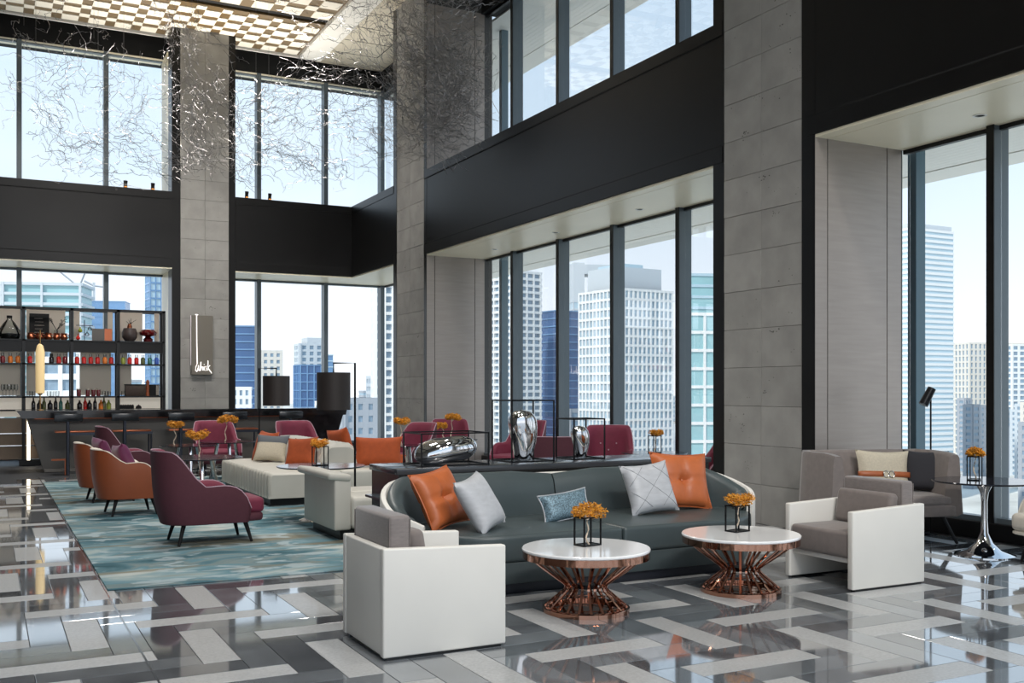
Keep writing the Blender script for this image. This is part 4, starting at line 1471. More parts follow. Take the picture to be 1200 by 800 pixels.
# ------------------------------------------------------------ pedestal tables
def pedestal(label, loc, rt, zt, rb, top='smoke', stem='chrome', group=None):
    t = thing('pedestal_table', label, 'side table', loc, 0, group)
    MB().lathe([(0, zt - .016), (rt - .012, zt - .016), (rt, zt - .006), (rt - .004, zt), (0, zt)], 56).build('table_top', M[top], t)
    MB().lathe([(0, 0), (rb, 0), (rb, .008), (rb * .9, .016), (rb * .55, .045), (rb * .28, .11), (.034, .20), (.027, .32), (.026, zt * .72), (.036, zt * .84), (.07, zt - .04), (.12, zt - .016), (0, zt - .016)], 40).build('pedestal', M[stem], t)
    return t
pedestal('dark topped chrome pedestal table by the right hand window', (8.02, 6.17, 0), 0.45, 0.675, 0.265)
pedestal('dark glass pedestal table in front of the cream daybed', (3.38, 11.25, CH), 0.50, 0.62, 0.25)
def leg_table(label, loc, rt, zt, group=None):
    t = thing('glass_table', label, 'table', loc, 0, group)
    MB().lathe([(0, zt - .014), (rt - .01, zt - .014), (rt, zt - .005), (rt - .004, zt), (0, zt)], 48).build('table_top', M['smoke'], t)
    for k in range(3):
        a = k * 2.094 + .5
        MB().rod((rt * .62 * math.cos(a), rt * .62 * math.sin(a), 0), (rt * .35 * math.cos(a), rt * .35 * math.sin(a), zt - .014), 0.028, 0.028, 10).build('leg', M['steel'], t)
    mb = MB()
    mb.tube([(rt * .5 * math.cos(q * math.pi / 16), rt * .5 * math.sin(q * math.pi / 16), .20) for q in range(33)], .008, 6, False)
    mb.build('brace_ring', M['steel'], t)
    return t
leg_table('round dark glass table between the rust armchairs and daybed', (2.46, 13.65, CH), 0.56, 0.60)
leg_table('round dark glass table between the plum chairs and the bar', (2.85, 16.7, CH), 0.46, 0.60)
leg_table('round dark glass table close to the plum chair facing the lounge', (3.55, 17.15, CH), 0.46, 0.62)
bonsai('amber bonsai standing on the glass table before the rust armchairs', (2.47, 13.62, CH + .60), 0.6, 0.26, False, -0.05, 0.15, 11, 1.5)
bonsai('amber bonsai leaning sideways on the glass table nearest the far plum armchair', (2.62, 16.6, CH + .60), 2.2, 0.30, False, -0.03, 0.13, 12, 1.6)
bonsai('amber bonsai with wide crown on the glass table close to the facing plum chair', (3.50, 17.1, CH + .62), 0.2, 0.34, False, 0.06, 0.17, 13, 1.6)
bonsai('amber bonsai in wire frame on the pedestal table before the daybed', (3.38, 11.28, CH + .62), 0.2, 0.22, True, 0, 0.105, 14, 1.1)
bonsai('orange flowered bonsai in wire frame on the window side pedestal table', (7.98, 6.24, .675), 0.5, 0.22, True, 0, 0.085, 15, 1.1)

# ------------------------------------------------------------ floor lamps
def drum_lamp(label, loc, side):
    t = thing('floor_lamp', label, 'floor lamp', loc)
    rt_ = Vector((fl_c, -fl_s, 0)) * side
    MB().lathe([(0, 0), (.15, 0), (.15, .015), (0, .02)], 28).build('base', M['blackwire'], t)
    mb = MB()
    mb.tube([(0, 0, .01), (0, 0, 1.82), tuple(rt_ * 0.27 + Vector((0, 0, 1.82))), tuple(rt_ * 0.27 + Vector((0, 0, 1.66)))], 0.014, 6)
    mb.build('pole', M['blackwire'], t)
    MB().lathe([(.205, 1.23), (.21, 1.23), (.21, 1.70), (.205, 1.70), (.205, 1.23)], 40, tuple(rt_ * 0.27), cap=False).build('lamp_shade', M['shade'], t)
    MB().lathe([(0, 1.68), (.205, 1.68), (.205, 1.685), (0, 1.685)], 32, tuple(rt_ * 0.27)).build('diffuser', M['shade'], t)
    return t
drum_lamp('dark drum floor lamp hanging from an angled pole at the near end of the daybed', (4.12, 12.25, CH), -1)
drum_lamp('dark drum floor lamp on angled pole beyond the daybed near the bar', (3.82, 16.05, CH), 1)
t = thing('reading_lamp', 'slim black reading lamp with tilted head behind the grey window seat', 'floor lamp', (8.665, 7.30, 0))
MB().lathe([(0, 0), (.07, 0), (.07, .014), (0, .018)], 28).build('base', M['blackwire'], t)
MB().rod((0, 0, .01), (0, 0, 1.46), .009).build('pole', M['blackwire'], t)
MB().rod((-.075, .03, 1.34), (0.012, -.005, 1.51), .048, .042, 16).build('lamp_head', M['blackwire'], t)

# ------------------------------------------------------------ grey window seat and cream chair at right
def window_seat():
    t = thing('loveseat', 'taupe velvet high sided loveseat in the window bay beside the pillar', 'loveseat', (7.84, 7.26, 0), math.radians(-18))
    W, D = 1.42, 0.74
    H = 0.885
    pts = [(-W / 2 + .05, -D / 2 - .02), (-W / 2 - .02, D / 2 - .25), (-W / 2 + .08, D / 2 - .02), (W / 2 - .08, D / 2 - .02), (W / 2 + .02, D / 2 - .25), (W / 2 - .05, -D / 2 - .02)]
    path = []
    for i in range(len(pts) - 1):
        for k in range(5):
            path.append(Vector(pts[i]).lerp(Vector(pts[i + 1]), k / 5))
    path.append(Vector(pts[-1]))
    n = len(path)
    def inw(i):
        d = (path[min(i + 1, n - 1)] - path[max(i - 1, 0)]).normalized()
        return Vector((d.y, -d.x))
    mb = MB()
    def f(i, j):
        y = path[i].y
        front = max(0, min(1, (-D / 2 + .12 - y) / .14))
        h = H - .02 * front
        pr_ = [(.04, .27), (.0, .30), (0.01, h - .03), (.025, h), (.085, h), (.11, h - .03), (.15, .5), (.16, .30)]
        o_, z = pr_[j]
        q = path[i] + inw(i) * o_
        if j in (0, 1):
            q = q * 1.03 if j else q
        return (q.x, q.y, z)
    mb.grid(f, n, 8)
    for i in (0, n - 1):
        mb.face([f(i, j) for j in (range(8) if i == 0 else range(7, -1, -1))])
    mb.build('shell', M['gfabric2'], t, smooth=55)
    cushion_slab(rounded_poly([(-W / 2 + .12, -D / 2 - .01), (W / 2 - .12, -D / 2 - .01), (W / 2 - .1, D / 2 - .2), (W / 2 - .2, D / 2 - .12), (-W / 2 + .2, D / 2 - .12), (-W / 2 + .1, D / 2 - .2)], 0.04, 4), .375, .475, .03).build('seat_cushion', M['gfabric'], t, smooth=50)
    cushion_slab(rounded_poly([(-W / 2 + .08, -D / 2 - .02), (W / 2 - .08, -D / 2 - .02), (W / 2 - .06, D / 2 - .2), (W / 2 - .2, D / 2 - .1), (-W / 2 + .2, D / 2 - .1), (-W / 2 + .06, D / 2 - .2)], 0.04, 4), .27, .378, .02).build('seat_base', M['gfabric2'], t, smooth=50)
    for sx in (-1, 1):
        for sy in (-1, 1):
            MB().rod((sx * (W / 2 - .05), sy * (D / 2 - .03), 0), (sx * (W / 2 - .16), sy * (D / 2 - .14), .28), .014, .026, 10).build('leg', M['legs'], t)
window_seat()
M['charcoal'] = mat('charcoal_shaded_cloth', (44, 44, 50), 0.8)  # dark cloth, darkened further to carry the shading in the corner
def belt(tt, rot, w, h, th):
    def strap(u0, u1, nm, m):
        mb = MB()
        def f(i, j):
            u = u0 + (u1 - u0) * i / 10
            v = -0.32 + 0.26 * j / 2
            y = -th / 2 * ((1 - u ** 4) * (1 - v ** 4)) ** 0.5 - 0.004
            return rot @ Vector((w / 2 * u, y, h / 2 * v + h / 2))
        mb.grid(f, 11, 3)
        o_ = mb.build(nm, m, tt)
        o_.modifiers.new('thickness', 'SOLIDIFY').thickness = 0.004
    strap(-0.97, -0.10, 'leather_strap', M['belt'])
    strap(0.30, 0.97, 'leather_strap', M['belt'])
    mb = MB()
    for c0 in (0.0, 0.2):
        pts = []
        for q in range(17):
            a = q * math.pi / 8
            u, v = c0 + 0.10 * math.cos(a), -0.19 + 0.15 * math.sin(a)
            y = -th / 2 * ((1 - u ** 4) * (1 - v ** 4)) ** 0.5 - 0.008
            pts.append(rot @ Vector((w / 2 * u, y, h / 2 * v + h / 2)))
        mb.tube(pts, 0.004, 5, False)
    mb.build('buckle_rings', M['steel'], tt)
pillow('cushion', 'oat linen cushion with saddle leather strap and buckle on the loveseat', (7.95, 7.25, .478), (0.56, 0.42, 0.13), -112, 12, M['linen'], 2, extra=belt)
pillow('cushion', 'dark shaded charcoal cushion in the corner of the loveseat', (8.30, 7.08, .478), (0.44, 0.42, 0.12), -150, 14, M['charcoal'], 0)
shell_chair('lounge_armchair', 'cream armchair with black legs by the right hand window', (8.24, 5.47, 0), math.radians(172), W=0.74, D=0.82, H=0.80, arm=0.56, outer='cream_f', inner='cream_f', pipe='cream_f', seat='cream_f', zb=0.24)

# ------------------------------------------------------------ plum chairs around the far lounge
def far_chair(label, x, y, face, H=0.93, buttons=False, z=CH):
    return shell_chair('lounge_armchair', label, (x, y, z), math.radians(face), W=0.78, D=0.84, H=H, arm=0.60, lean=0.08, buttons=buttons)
far_chair('plum armchair with lit lilac edge facing the lounge in front of the bar', 3.62, 18.35, -90, z=0)
far_chair('plum armchair seen above the daybed back beside the bar end', 4.85, 17.3, -80)
far_chair('plum armchair turned side on beyond the large orange cushion', 6.15, 15.6, 200)
far_chair('plum armchair with rounded back against the metal jamb panel', 7.72, 17.45, -115, z=0)
far_chair('plum armchair turned sideways behind the tall chrome urn', 7.75, 14.75, 200, H=0.98, z=0)
far_chair('plum armchair low behind the square wire frame', 7.0, 12.2, 60, H=0.86, z=0)
far_chair('buttoned plum armchair at the window behind the small chrome urn', 8.22, 12.75, -125, H=0.95, buttons=True, z=0)
far_chair('plum armchair half hidden by the stone pillar edge', 8.25, 10.35, 170, H=0.93, z=0)
pillow('cushion', 'orange cushion low on the plum chair behind the square frame', (7.12, 12.32, .44), (0.44, 0.40, 0.14), 240, 18, M['orange_f'], 6)
pillow('cushion', 'burnt orange flat cushion on the daybed side near the console', (5.0, 13.35, DZ), (0.45, 0.16, 0.14), 250, 30, M['orange_f'], 3)
leg_table('round dark glass table by the corner plum chair', (5.75, 14.75, CH), 0.36, 0.62)
bonsai('amber bonsai on the glass table by the corner plum chair', (5.72, 14.8, CH + .62), 0.2, 0.34, False, 0.02, 0.13, 21, 1.6)
leg_table('round dark glass table between the jamb and the window chairs', (7.3, 16.3, 0), 0.42, 0.62)
bonsai('amber bonsai with flat crown on the table near the metal jamb', (7.25, 16.3, .62), 0.1, 0.36, False, 0.03, 0.14, 22, 1.7)
bonsai('amber bonsai leaning over the lying chrome pebble', (7.0, 16.05, .62), 2.9, 0.22, False, 0.05, 0.12, 23, 1.7)
leg_table('round dark glass table at the window beside the buttoned plum chair', (8.25, 11.6, 0), 0.46, 0.62)
bonsai('amber bonsai in tall wire frame on the window table by the buttoned plum chair', (8.22, 11.55, .62), 0.2, 0.24, True, 0.04, 0.10, 24, 1.2)

# ------------------------------------------------------------ bar
M['marble'] = mat('black_marble', (20, 20, 22), 0.12, var=0.9, vscale=14, coat=0.4, detail=10)
M['bar_front'] = mat('dark_grey_bar_front', (100, 97, 93), 0.5, var=0.08, vscale=1.5)
M['copper_d'] = mat('satin_copper', (170, 100, 72), 0.3, 0.9)
M['steelblue'] = mat('gunmetal', (66, 70, 80), 0.35, 0.7)
def frost_mat():
    m = mat('frosted_taupe_panel', (214, 204, 194), 0.6)
    n, l = m.node_tree.nodes, m.node_tree.links
    tl = n.new('ShaderNodeBsdfTranslucent')
    tl.inputs[0].default_value = (*S2L((228, 218, 206)), 1)
    ms = n.new('ShaderNodeMixShader')
    ms.inputs[0].default_value = 0.6
    l.new(n['Principled BSDF'].outputs[0], ms.inputs[1])
    l.new(tl.outputs[0], ms.inputs[2])
    l.new(ms.outputs[0], n['Material Output'].inputs[0])
    return m
M['frost'] = frost_mat()
M['led'] = mat('warm_led_strip', (255, 246, 230), 0.5, emit=(255, 240, 214), estr=2.2)
M['led_soft'] = mat('lit_cream_back_panel', (232, 226, 214), 0.6, emit=(255, 244, 226), estr=0.25)
M['brown_cab'] = mat('bronze_cabinet', (104, 90, 76), 0.45, 0.2, var=0.06)
BY = 19.95
bx0, bx1 = onY(19, BY), onY(407, BY)
t = thing('bar_counter', 'long bar with black marble top and slanted dark grey front', 'bar counter', (0, 0, 0))
mb = MB()
mb.prism([(bx0, 1.12), (bx1, 1.12), (bx1 - 0.03, 0.98), (bx0 + 0.10, 0.98)], 'y', BY, BY + 0.75)
mb.build('marble_top', M['marble'], t, smooth=0)
mb = MB()
mb.prism([(bx0 + 0.18, 0.98), (bx1 - 0.35, 0.98), (bx1 - 0.45, 0.0), (bx0 + 0.46, 0.0)], 'y', BY + 0.32, BY + 0.70)
mb.build('bar_front', M['bar_front'], t, smooth=0)
mb = MB()
mb.prism([(bx1 - 0.95, 1.0), (bx1 - 0.05, 1.0), (bx1 - 0.35, 0.0), (bx1 - 0.85, 0.0)], 'y', BY + 0.10, BY + 0.315)
mb.build('marble_leg', M['marble'], t, smooth=0)
MB().bx(bx0 + 0.3, bx1 - 1.0, BY + 0.30, BY + 0.32, 0.955, 0.98).build('copper_trim', M['copper_d'], t)
MB().bx(bx0 + 0.46, bx1 - 1.0, BY + 0.18, BY + 0.31, 0.0, 0.05).build('kick_plate', M['bar_front'], t)

def bar_stool(px, label):
    x = onY(px, 19.2)
    t = thing('bar_stool', label, 'bar stool', (x, 19.3, 0), 0, 'bar stools along the counter')
    MB().rod((0, 0, 0), (0, 0, 1.07), .03, .03, 12).build('pole', M['steelblue'], t)
    MB().bx(-.22, .24, -.03, .03, 0.93, 1.075, 0.012, 2).build('backrest', M['black_lacq'], t)
    MB().bx(-.20, .46, .05, .40, .735, .765, 0.006, 2).build('seat', M['copper_d'], t)
    MB().bx(.02, .48, .04, .42, .69, .735).build('seat_frame', M['steelblue'], t)
    for p in ((.46, .06), (.46, .38), (0.02, .38)):
        MB().rod((p[0], p[1], 0), (p[0], p[1], .70), .016, .016, 8).build('leg', M['steelblue'], t)
    MB().bx(-.26, -.03, .02, .06, .255, .285).build('footrest', M['copper_d'], t)
    MB().bx(-.05, -.03, .03, .05, 0, .26).build('footrest_post', M['copper_d'], t)
    return t
names = ['gunmetal and copper bar stool nearest the lit shelf post', 'gunmetal and copper bar stool second from the lit shelf post', 'gunmetal and copper bar stool behind the plum chair facing the lounge', 'gunmetal and copper bar stool below the illuminated pillar sign', 'gunmetal and copper bar stool nearest the marble end of the bar']
for px, nm in zip((80, 147, 213, 276, 342), names):
    bar_stool(px, nm)

# bar lamp with long cylindrical shade
M['lampshade'] = mat('glowing_parchment_tube', (240, 214, 160), 0.6, emit=(255, 220, 158), estr=0.3)
M['brass'] = mat('brushed_brass', (190, 146, 90), 0.25, 0.95)
t = thing('bar_lamp', 'tall brass bar lamp with glowing parchment tube', 'lamp', (onY(47, 20.2), 20.2, 1.121))
MB().lathe([(0, 0), (.06, 0), (.06, .015), (0, .018)], 20).build('base', M['brass'], t)
MB().rod((0, 0, .01), (0, 0, 1.45), .012).build('stem', M['brass'], t)
MB().lathe([(.015, .30), (.075, .31), (.078, 1.05), (.05, 1.17), (.015, 1.20)], 24).build('lamp_shade', M['lampshade'], t)
MB().lathe([(.0, .27), (.03, .28), (.05, .31), (0, .31)], 18).build('finial', M['brass'], t)

# back shelves
SY = 22.35
def zS(py, px=100, Y=SY):
    s_ = Y / (math.cos(TH) - (px - 600) / FPX * math.sin(TH))
    return HC + (YH - py) * s_ / FPX
SX = lambda px: onY(px, SY)
posts = [SX(27.5), SX(83.5), SX(137.5), SX(190.5)]
zt = zS(362)
z_shelf = [zS(479), zS(464), zS(426), zS(399)]
t = thing('bar_shelving', 'black framed back bar shelving unit with frosted panels', 'shelving', (0, SY, 0))
xl, xr = SX(-60), posts[-1] + .03
for px_ in [xl + .03] + posts:
    for y in (-.18, .18):
        MB().bx(px_ - .03, px_ + .03, y - .02, y + .02, 0.0 if px_ != posts[-1] else 0.0, zt).build('post', M['black'], t)
for z in [zt]:
    for y in (-.18, .18):
        MB().bx(xl, xr, y - .02, y + .02, z - .05, z).build('top_rail', M['black'], t)
for z in z_shelf:
    MB().bx(xl, xr, -.2, .2, z - .03, z).build('shelf', M['black'], t)
for a, b in zip([xl + .06] + [p + .03 for p in posts[:-1]], [p - .03 for p in posts]):
    MB().bx(a, b, -.16, .16, z_shelf[3] - .24, z_shelf[3] - .03).build('box_drawer', M['dark'], t)
    MB().bx(a, b, .10, .12, 0.95, z_shelf[1] - .03).build('lit_back_panel', M['led_soft'], t)
    MB().bx(a, b, -.12, .2, 0.12, 0.93).build('cabinet_door', M['brown_cab'], t)
    for z in (0.62, 0.38):
        MB().bx(a, b, -.135, -.12, z, z + .02).build('cabinet_rail', M['steel'], t)
def fp(pa, pb, ya, yb):
    MB().bx(SX(pa), SX(pb), .14, .155, zS(yb), zS(ya)).build('frosted_panel', M['frost'], t)
for q in ((-55, 24, 364, 398), (31, 77, 364, 398), (87, 94, 364, 398), (127, 133, 364, 398), (141, 168, 364, 398), (182, 188, 364, 398),
          (-55, 24, 427, 463), (31, 42, 427, 463), (94, 131, 427, 463), (141, 155, 427, 463), (-55, 24, 412, 425), (31, 41, 412, 425), (60, 80, 412, 425), (95, 131, 412, 425), (141, 150, 412, 425)):
    fp(*q)
MB().bx(SX(31.2), SX(35), -.20, -.185, 0.1, zS(491)).build('led_strip', M['led'], t)
MB().bx(SX(22), SX(60), -.26, .2, 0.0, 0.10).build('plinth', M['black'], t)

# bottles and things on the shelves
GL = {}
def glassy(c, nm):
    if nm not in GL:
        GL[nm] = mat('bottle_' + nm, c, 0.08, coat=0.6)
    return GL[nm]
M['clear'] = glass_mat('clear_glassware', (0.86, 0.88, 0.88), 0.06)
def bottle(name, label, px, z, prof, m, group=None, y=-0.06, cap=None, cat='bottle'):
    t_ = thing(name, label, cat, (SX(px), SY + y, z), 0, group)
    MB().lathe(prof, 14).build('body', m, t_)
    if cap:
        MB().lathe(cap[0], 12).build('cap', cap[1], t_)
    return t_
jar = [(0, 0), (.043, 0), (.045, .01), (.045, .11), (.04, .125), (.028, .13), (.028, .14), (0, .14)]
jcap = [(0, .14), (.030, .14), (.030, .195), (0, .195)]
cols = {'red': (206, 40, 34), 'orange': (222, 122, 40), 'black': (30, 26, 30), 'green': (150, 160, 60), 'teal': (60, 120, 110), 'blue': (60, 96, 190), 'olive': (90, 96, 50), 'maroon': (120, 24, 30)}
z3 = z_shelf[2] + .001
for px_, cn in ((3, 'maroon'), (12, 'orange'), (21, 'orange'), (35, 'red'), (44.5, 'red'), (60, 'black'), (68.5, 'red'), (76, 'maroon'), (90, 'red'), (98, 'red'), (106, 'red'), (114, 'red'), (122.5, 'orange'), (130, 'red'), (144, 'green'), (151.5, 'red'), (159.5, 'red'), (167, 'olive'), (175, 'teal'), (183, 'blue')):
    bottle('spirit_jar', 'small jar of %s infusion on the bar shelf under the drawers' % cn, px_, z3, jar, glassy(cols[cn], cn), 'jars of %s infusion on the bar shelf' % cn, cap=(jcap, M['clear'] if cn != 'black' else M['black']))
z4 = z_shelf[3] + .001
t_ = bottle('demijohn', 'round clear demijohn with dark filling on the top bar shelf', 11, z4, [(.02, .0), (.17, .005), (.21, .08), (.20, .16), (.12, .30), (.05, .38), (.045, .42)], M['clear'], cat='demijohn')
MB().lathe([(0, .004), (.165, .008), (.19, .07), (.17, .10), (0, .12)], 16).build('dark_filling', M['gap'], t_)
MB().lathe([(0, .41), (.05, .41), (.05, .46), (0, .46)], 12).build('stopper', M['legs'], t_)
t_ = thing('menu_board', 'black menu board standing on the top bar shelf', 'board', (SX(46), SY - .02, z4))
MB().bx(-.18, .18, 0, .03, 0, .52).build('board', M['gap'], t_)
for k in range(5):
    MB().bx(-.09 + .01 * (k % 2), .06 + .015 * (k % 3), -.004, 0, .42 - .07 * k, .428 - .07 * k).build('chalk_line', M['frost'], t_)
for i, px_ in enumerate((35.5, 46, 56.5, 66, 74.5)):
    t_ = thing('copper_mug', 'small copper mug with pale front on the top bar shelf', 'mug', (SX(px_), SY - .14, z4), 0, 'copper mugs on the top bar shelf')
    MB().lathe([(0, 0), (.055, 0), (.07, .05), (.05, .10), (.06, .13), (.045, .13), (.035, .03), (0, .03)], 14).build('mug_body', M['copper_d'], t_)
    mb = MB()
    mb.tube([(.06, 0, .03), (.095, 0, .05), (.095, 0, .09), (.05, 0, .11)], .008, 5)
    mb.build('handle', M['copper_d'], t_)
t_ = bottle('twig_vase', 'clear vase holding dark twigs on the top bar shelf', 66, z4, [(.03, 0), (.05, .02), (.03, .12), (.035, .20)], M['clear'], y=.05, cat='vase')
mb = MB()
rg = random.Random(9)
for k in range(9):
    a, l_ = rg.uniform(0, 6.3), rg.uniform(.12, .3)
    e_ = (l_ * .7 * math.cos(a) + .05, l_ * .3 * math.sin(a), .2 + l_ * .9)
    mb.tube([(0, 0, .03), (.01, 0, .2), e_], [.006, .005, .003], 4)
    leaf_cluster(mb, e_, .035, 10, 1, rg, .018)
mb.build('twigs', M['legs'], t_)
t_ = thing('lab_glassware', 'tangle of small lab flasks on metal stand on the top bar shelf', 'glassware', (SX(99), SY, z4))
MB().rod((0, 0, 0), (0, 0, .42), .008).build('stand', M['steelblue'], t_)
MB().bx(-.16, .16, -.01, .01, .30, .315).build('clamp_arm', M['steelblue'], t_)
for dx, dz, mm in ((-.12, .05, glassy(cols['red'], 'red')), (.05, .13, M['clear']), (-.08, .2, glassy(cols['green'], 'green')), (.1, .24, M['clear'])):
    MB().lathe([(0, -.045), (.035, -.03), (.045, 0), (.03, .03), (.012, .045), (.012, .08)], 12, (dx, 0, dz)).build('flask', mm, t_)
t_ = thing('copper_picture', 'copper and grey picture panel leaning on the top bar shelf', 'picture', (SX(119.5), SY, z4))
MB().bx(-.19, .05, 0, .02, 0, .25).build('grey_panel', M['bar_front'], t_)
MB().bx(.05, .19, 0, .02, 0, .25).build('copper_panel', M['copper_d'], t_)
t_ = bottle('egg_pot', 'cracked dark egg shaped pot with copper lining and branch on the top bar shelf', 151.5, z4, [(0, 0), (.09, .005), (.15, .08), (.155, .17), (.12, .27), (.11, .26), (.13, .16), (.08, .03), (0, .03)], mat('dark_ceramic', (70, 60, 58), 0.35, var=0.3, vscale=20), cat='pot')
mb = MB()
for k in range(5):
    mb.tube([(0, 0, .1), (.02 * math.sin(k), 0, .35), (.03 + .05 * (k - 2), .01, .42 + .03 * (k % 3))], [.012, .008, .003], 5)
mb.build('branch', M['legs'], t_)
MB().lathe([(.04, .1), (.05, .3), (.03, .36)], 10).build('copper_core', M['copper_d'], t_)
t_ = bottle('mushroom_bowl', 'glossy dark red mushroom shaped bowl on the top bar shelf', 173, z4, [(0, 0), (.09, 0), (.10, .05), (.05, .10), (.16, .13), (.18, .19), (.12, .25), (0, .27)], glassy((88, 16, 20), 'oxblood'), cat='bowl')
z2 = z_shelf[1] + .001
wg = [(.03, 0), (.032, .004), (.006, .012), (.005, .10), (.03, .14), (.034, .20), (.026, .24)]
for px_ in (3, 7, 11, 15, 19):
    bottle('wine_glass', 'stemmed clear glass on the lower bar shelf beside the lit post', px_, z2, wg, M['clear'], 'stemmed glasses on the lower bar shelf', cat='glass')
tum = [(.03, 0), (.035, .004), (.038, .10)]
for px_ in (33, 36.5, 39, 57, 61, 67, 121, 124.5, 127.5, 144, 148):
    bottle('tumbler', 'short clear tumbler on the lower bar shelf', px_, z2, tum, M['clear'], 'short tumblers on the lower bar shelf', cat='glass')
for px_ in (92, 102.5, 109, 115):
    bottle('tea_tin', 'dark red tin with pale label on the lower bar shelf', px_, z2, [(0, 0), (.04, 0), (.042, .03), (.042, .13), (0, .13)], glassy((96, 22, 26), 'tin'), 'dark red tins on the lower bar shelf', cap=([(0, .13), (.043, .13), (.043, .15), (0, .15)], M['frost']), cat='tin')
t_ = thing('wicker_box', 'dark woven box on the lower bar shelf', 'box', (SX(158), SY - .05, z2))
MB().bx(-.20, .20, -.1, .1, 0, .22, .01, 2).build('box_body', mat('dark_wicker', (58, 44, 36), 0.6, var=0.5, vscale=60), t_)
MB().bx(-.205, .205, -.105, .105, .22, .245, .006, 2).build('lid', M['gap'], t_)
t_ = thing('wooden_grinder', 'tall wooden grinder between the dark boxes on the lower bar shelf', 'grinder', (SX(172.5), SY - .08, z2))
MB().lathe([(0, 0), (.05, 0), (.05, .05), (.035, .1), (.045, .18), (.03, .24), (.04, .28), (.02, .33), (0, .34)], 14).build('body', M['rust_out'], t_)
MB().rod((0, 0, .29), (-.07, 0, .28), .008).build('crank', M['brass'], t_)
t_ = thing('wooden_cabinet', 'small dark wooden cabinet on the lower bar shelf', 'cabinet', (SX(180), SY - .03, z2))
MB().bx(-.10, .10, -.1, .1, 0, .24, .006, 1).build('body', M['legs'], t_)
MB().bx(.03, .09, -.106, -.1, .02, .22).build('side_label', M['frost'], t_)
# dark bottles along the counter behind the bar
z1 = z_shelf[0] + .001
wine = [(0, 0), (.036, 0), (.038, .02), (.038, .13), (.015, .18), (.014, .25), (0, .25)]
squat = [(0, 0), (.05, 0), (.05, .10), (.02, .14), (.018, .18), (0, .18)]
for i, (px_, pf, cn) in enumerate(((39, wine, 'black'), (46, squat, 'black'), (51.5, wine, 'olive'), (58.5, squat, 'black'), (65, wine, 'black'), (71, wine, 'teal'), (79, squat, 'olive'), (93, squat, 'black'), (99.5, wine, 'red'), (104.5, squat, 'black'), (111, wine, 'black'), (118, squat, 'orange'), (121.5, wine, 'olive'), (127, squat, 'green'))):
    kind_ = 'slim' if pf is wine else 'squat'
    bottle('bar_bottle', '%s %s bottle on the counter below the bar shelves' % (kind_, {'black': 'black glass', 'olive': 'olive glass', 'teal': 'teal glass', 'red': 'red glass', 'orange': 'amber', 'green': 'yellow green'}[cn]), px_, z1, pf, glassy(cols[cn], cn), '%s %s bottles below the bar shelves' % (kind_, cn))
t_ = thing('knife_rack', 'low black rack on the counter below the bar shelves', 'rack', (SX(148), SY - .05, z1))
MB().bx(-.14, .14, -.05, .05, 0, .07, .01, 2).build('rack_body', M['gap'], t_)
for k in range(6):
    MB().bx(-.12 + .045 * k, -.095 + .045 * k, -.045, .045, .07, .085).build('slot', M['black'], t_)
bottle('dome_lid', 'small black dome on the counter below the bar shelves', 162, z1, [(0, 0), (.06, 0), (.055, .04), (.03, .065), (0, .07)], M['gap'], cat='dome', cap=([(0, .07), (.01, .07), (.01, .085), (0, .085)], M['black']))

# ------------------------------------------------------------ illuminated sign on pillar
ys = YL - 0.003
def zP(py, px=236):
    s_ = YL / (math.cos(TH) - (px - 600) / FPX * math.sin(TH))
    return HC + (YH - py) * s_ / FPX
x0, x1 = onY(223.5, YL), onY(248.5, YL)
za, zb_ = zP(439), zP(370)
M['sign'] = mat('grey_metal_sign', (120, 114, 104), 0.4, 0.4)
M['neon_dim'] = mat('dim_white_tube', (226, 216, 218), 0.5, emit=(255, 240, 244), estr=0.25)
M['neon'] = mat('white_neon', (255, 250, 246), 0.4, emit=(255, 246, 244), estr=1.3)
t = thing('wall_sign', 'grey metal panel sign with white lit script lettering on the bar pillar', 'sign', (x0, ys, za))
W_, H_ = x1 - x0, zb_ - za
MB().bx(0, W_, -0.10, -0.006, 0, H_, 0.004, 1).build('sign_panel', M['sign'], t)
def stroke(pts, r=0.008, nm='letter'):
    """pts in pixel coordinates of the sign"""
    mb = MB()
    q = [(onY(px_, YL) - x0, -0.112, zP(py) - za) for px_, py in pts]
    mb.tube(q, r, 6)
    return mb.build(nm, M['neon'], t)
stroke([(227.5, 369), (231, 369.2)], 0.010, 'letter_bar')
stroke([(229.3, 369), (229.5, 400), (230, 426), (228.4, 430), (228, 434), (229.5, 435.5), (231, 432), (231.4, 428), (231.6, 434), (233, 434.5), (234, 429), (234.3, 424)], 0.009, 'letter_w')
stroke([(234.4, 424), (234.2, 434), (235.4, 429.5), (236.6, 430), (236.6, 434)], 0.008, 'letter_h')
stroke([(238.0, 429.5), (238.1, 434)], 0.008, 'letter_i')
stroke([(237.8, 427.2), (238.4, 427.0)], 0.008, 'letter_i_dot')
stroke([(241, 429), (239.6, 429.6), (240.6, 431.6), (240.9, 433.6), (239.4, 434)], 0.007, 'letter_s')
stroke([(242.6, 422.5), (242.4, 434)], 0.008, 'letter_k')
stroke([(245, 428), (242.6, 431), (246.8, 437.2)], 0.008, 'letter_k_leg')
MB().bx(-0.012, 0.0, -0.05, -0.02, 0.16 * H_, H_).build('side_glow_tube', M['neon_dim'], t)

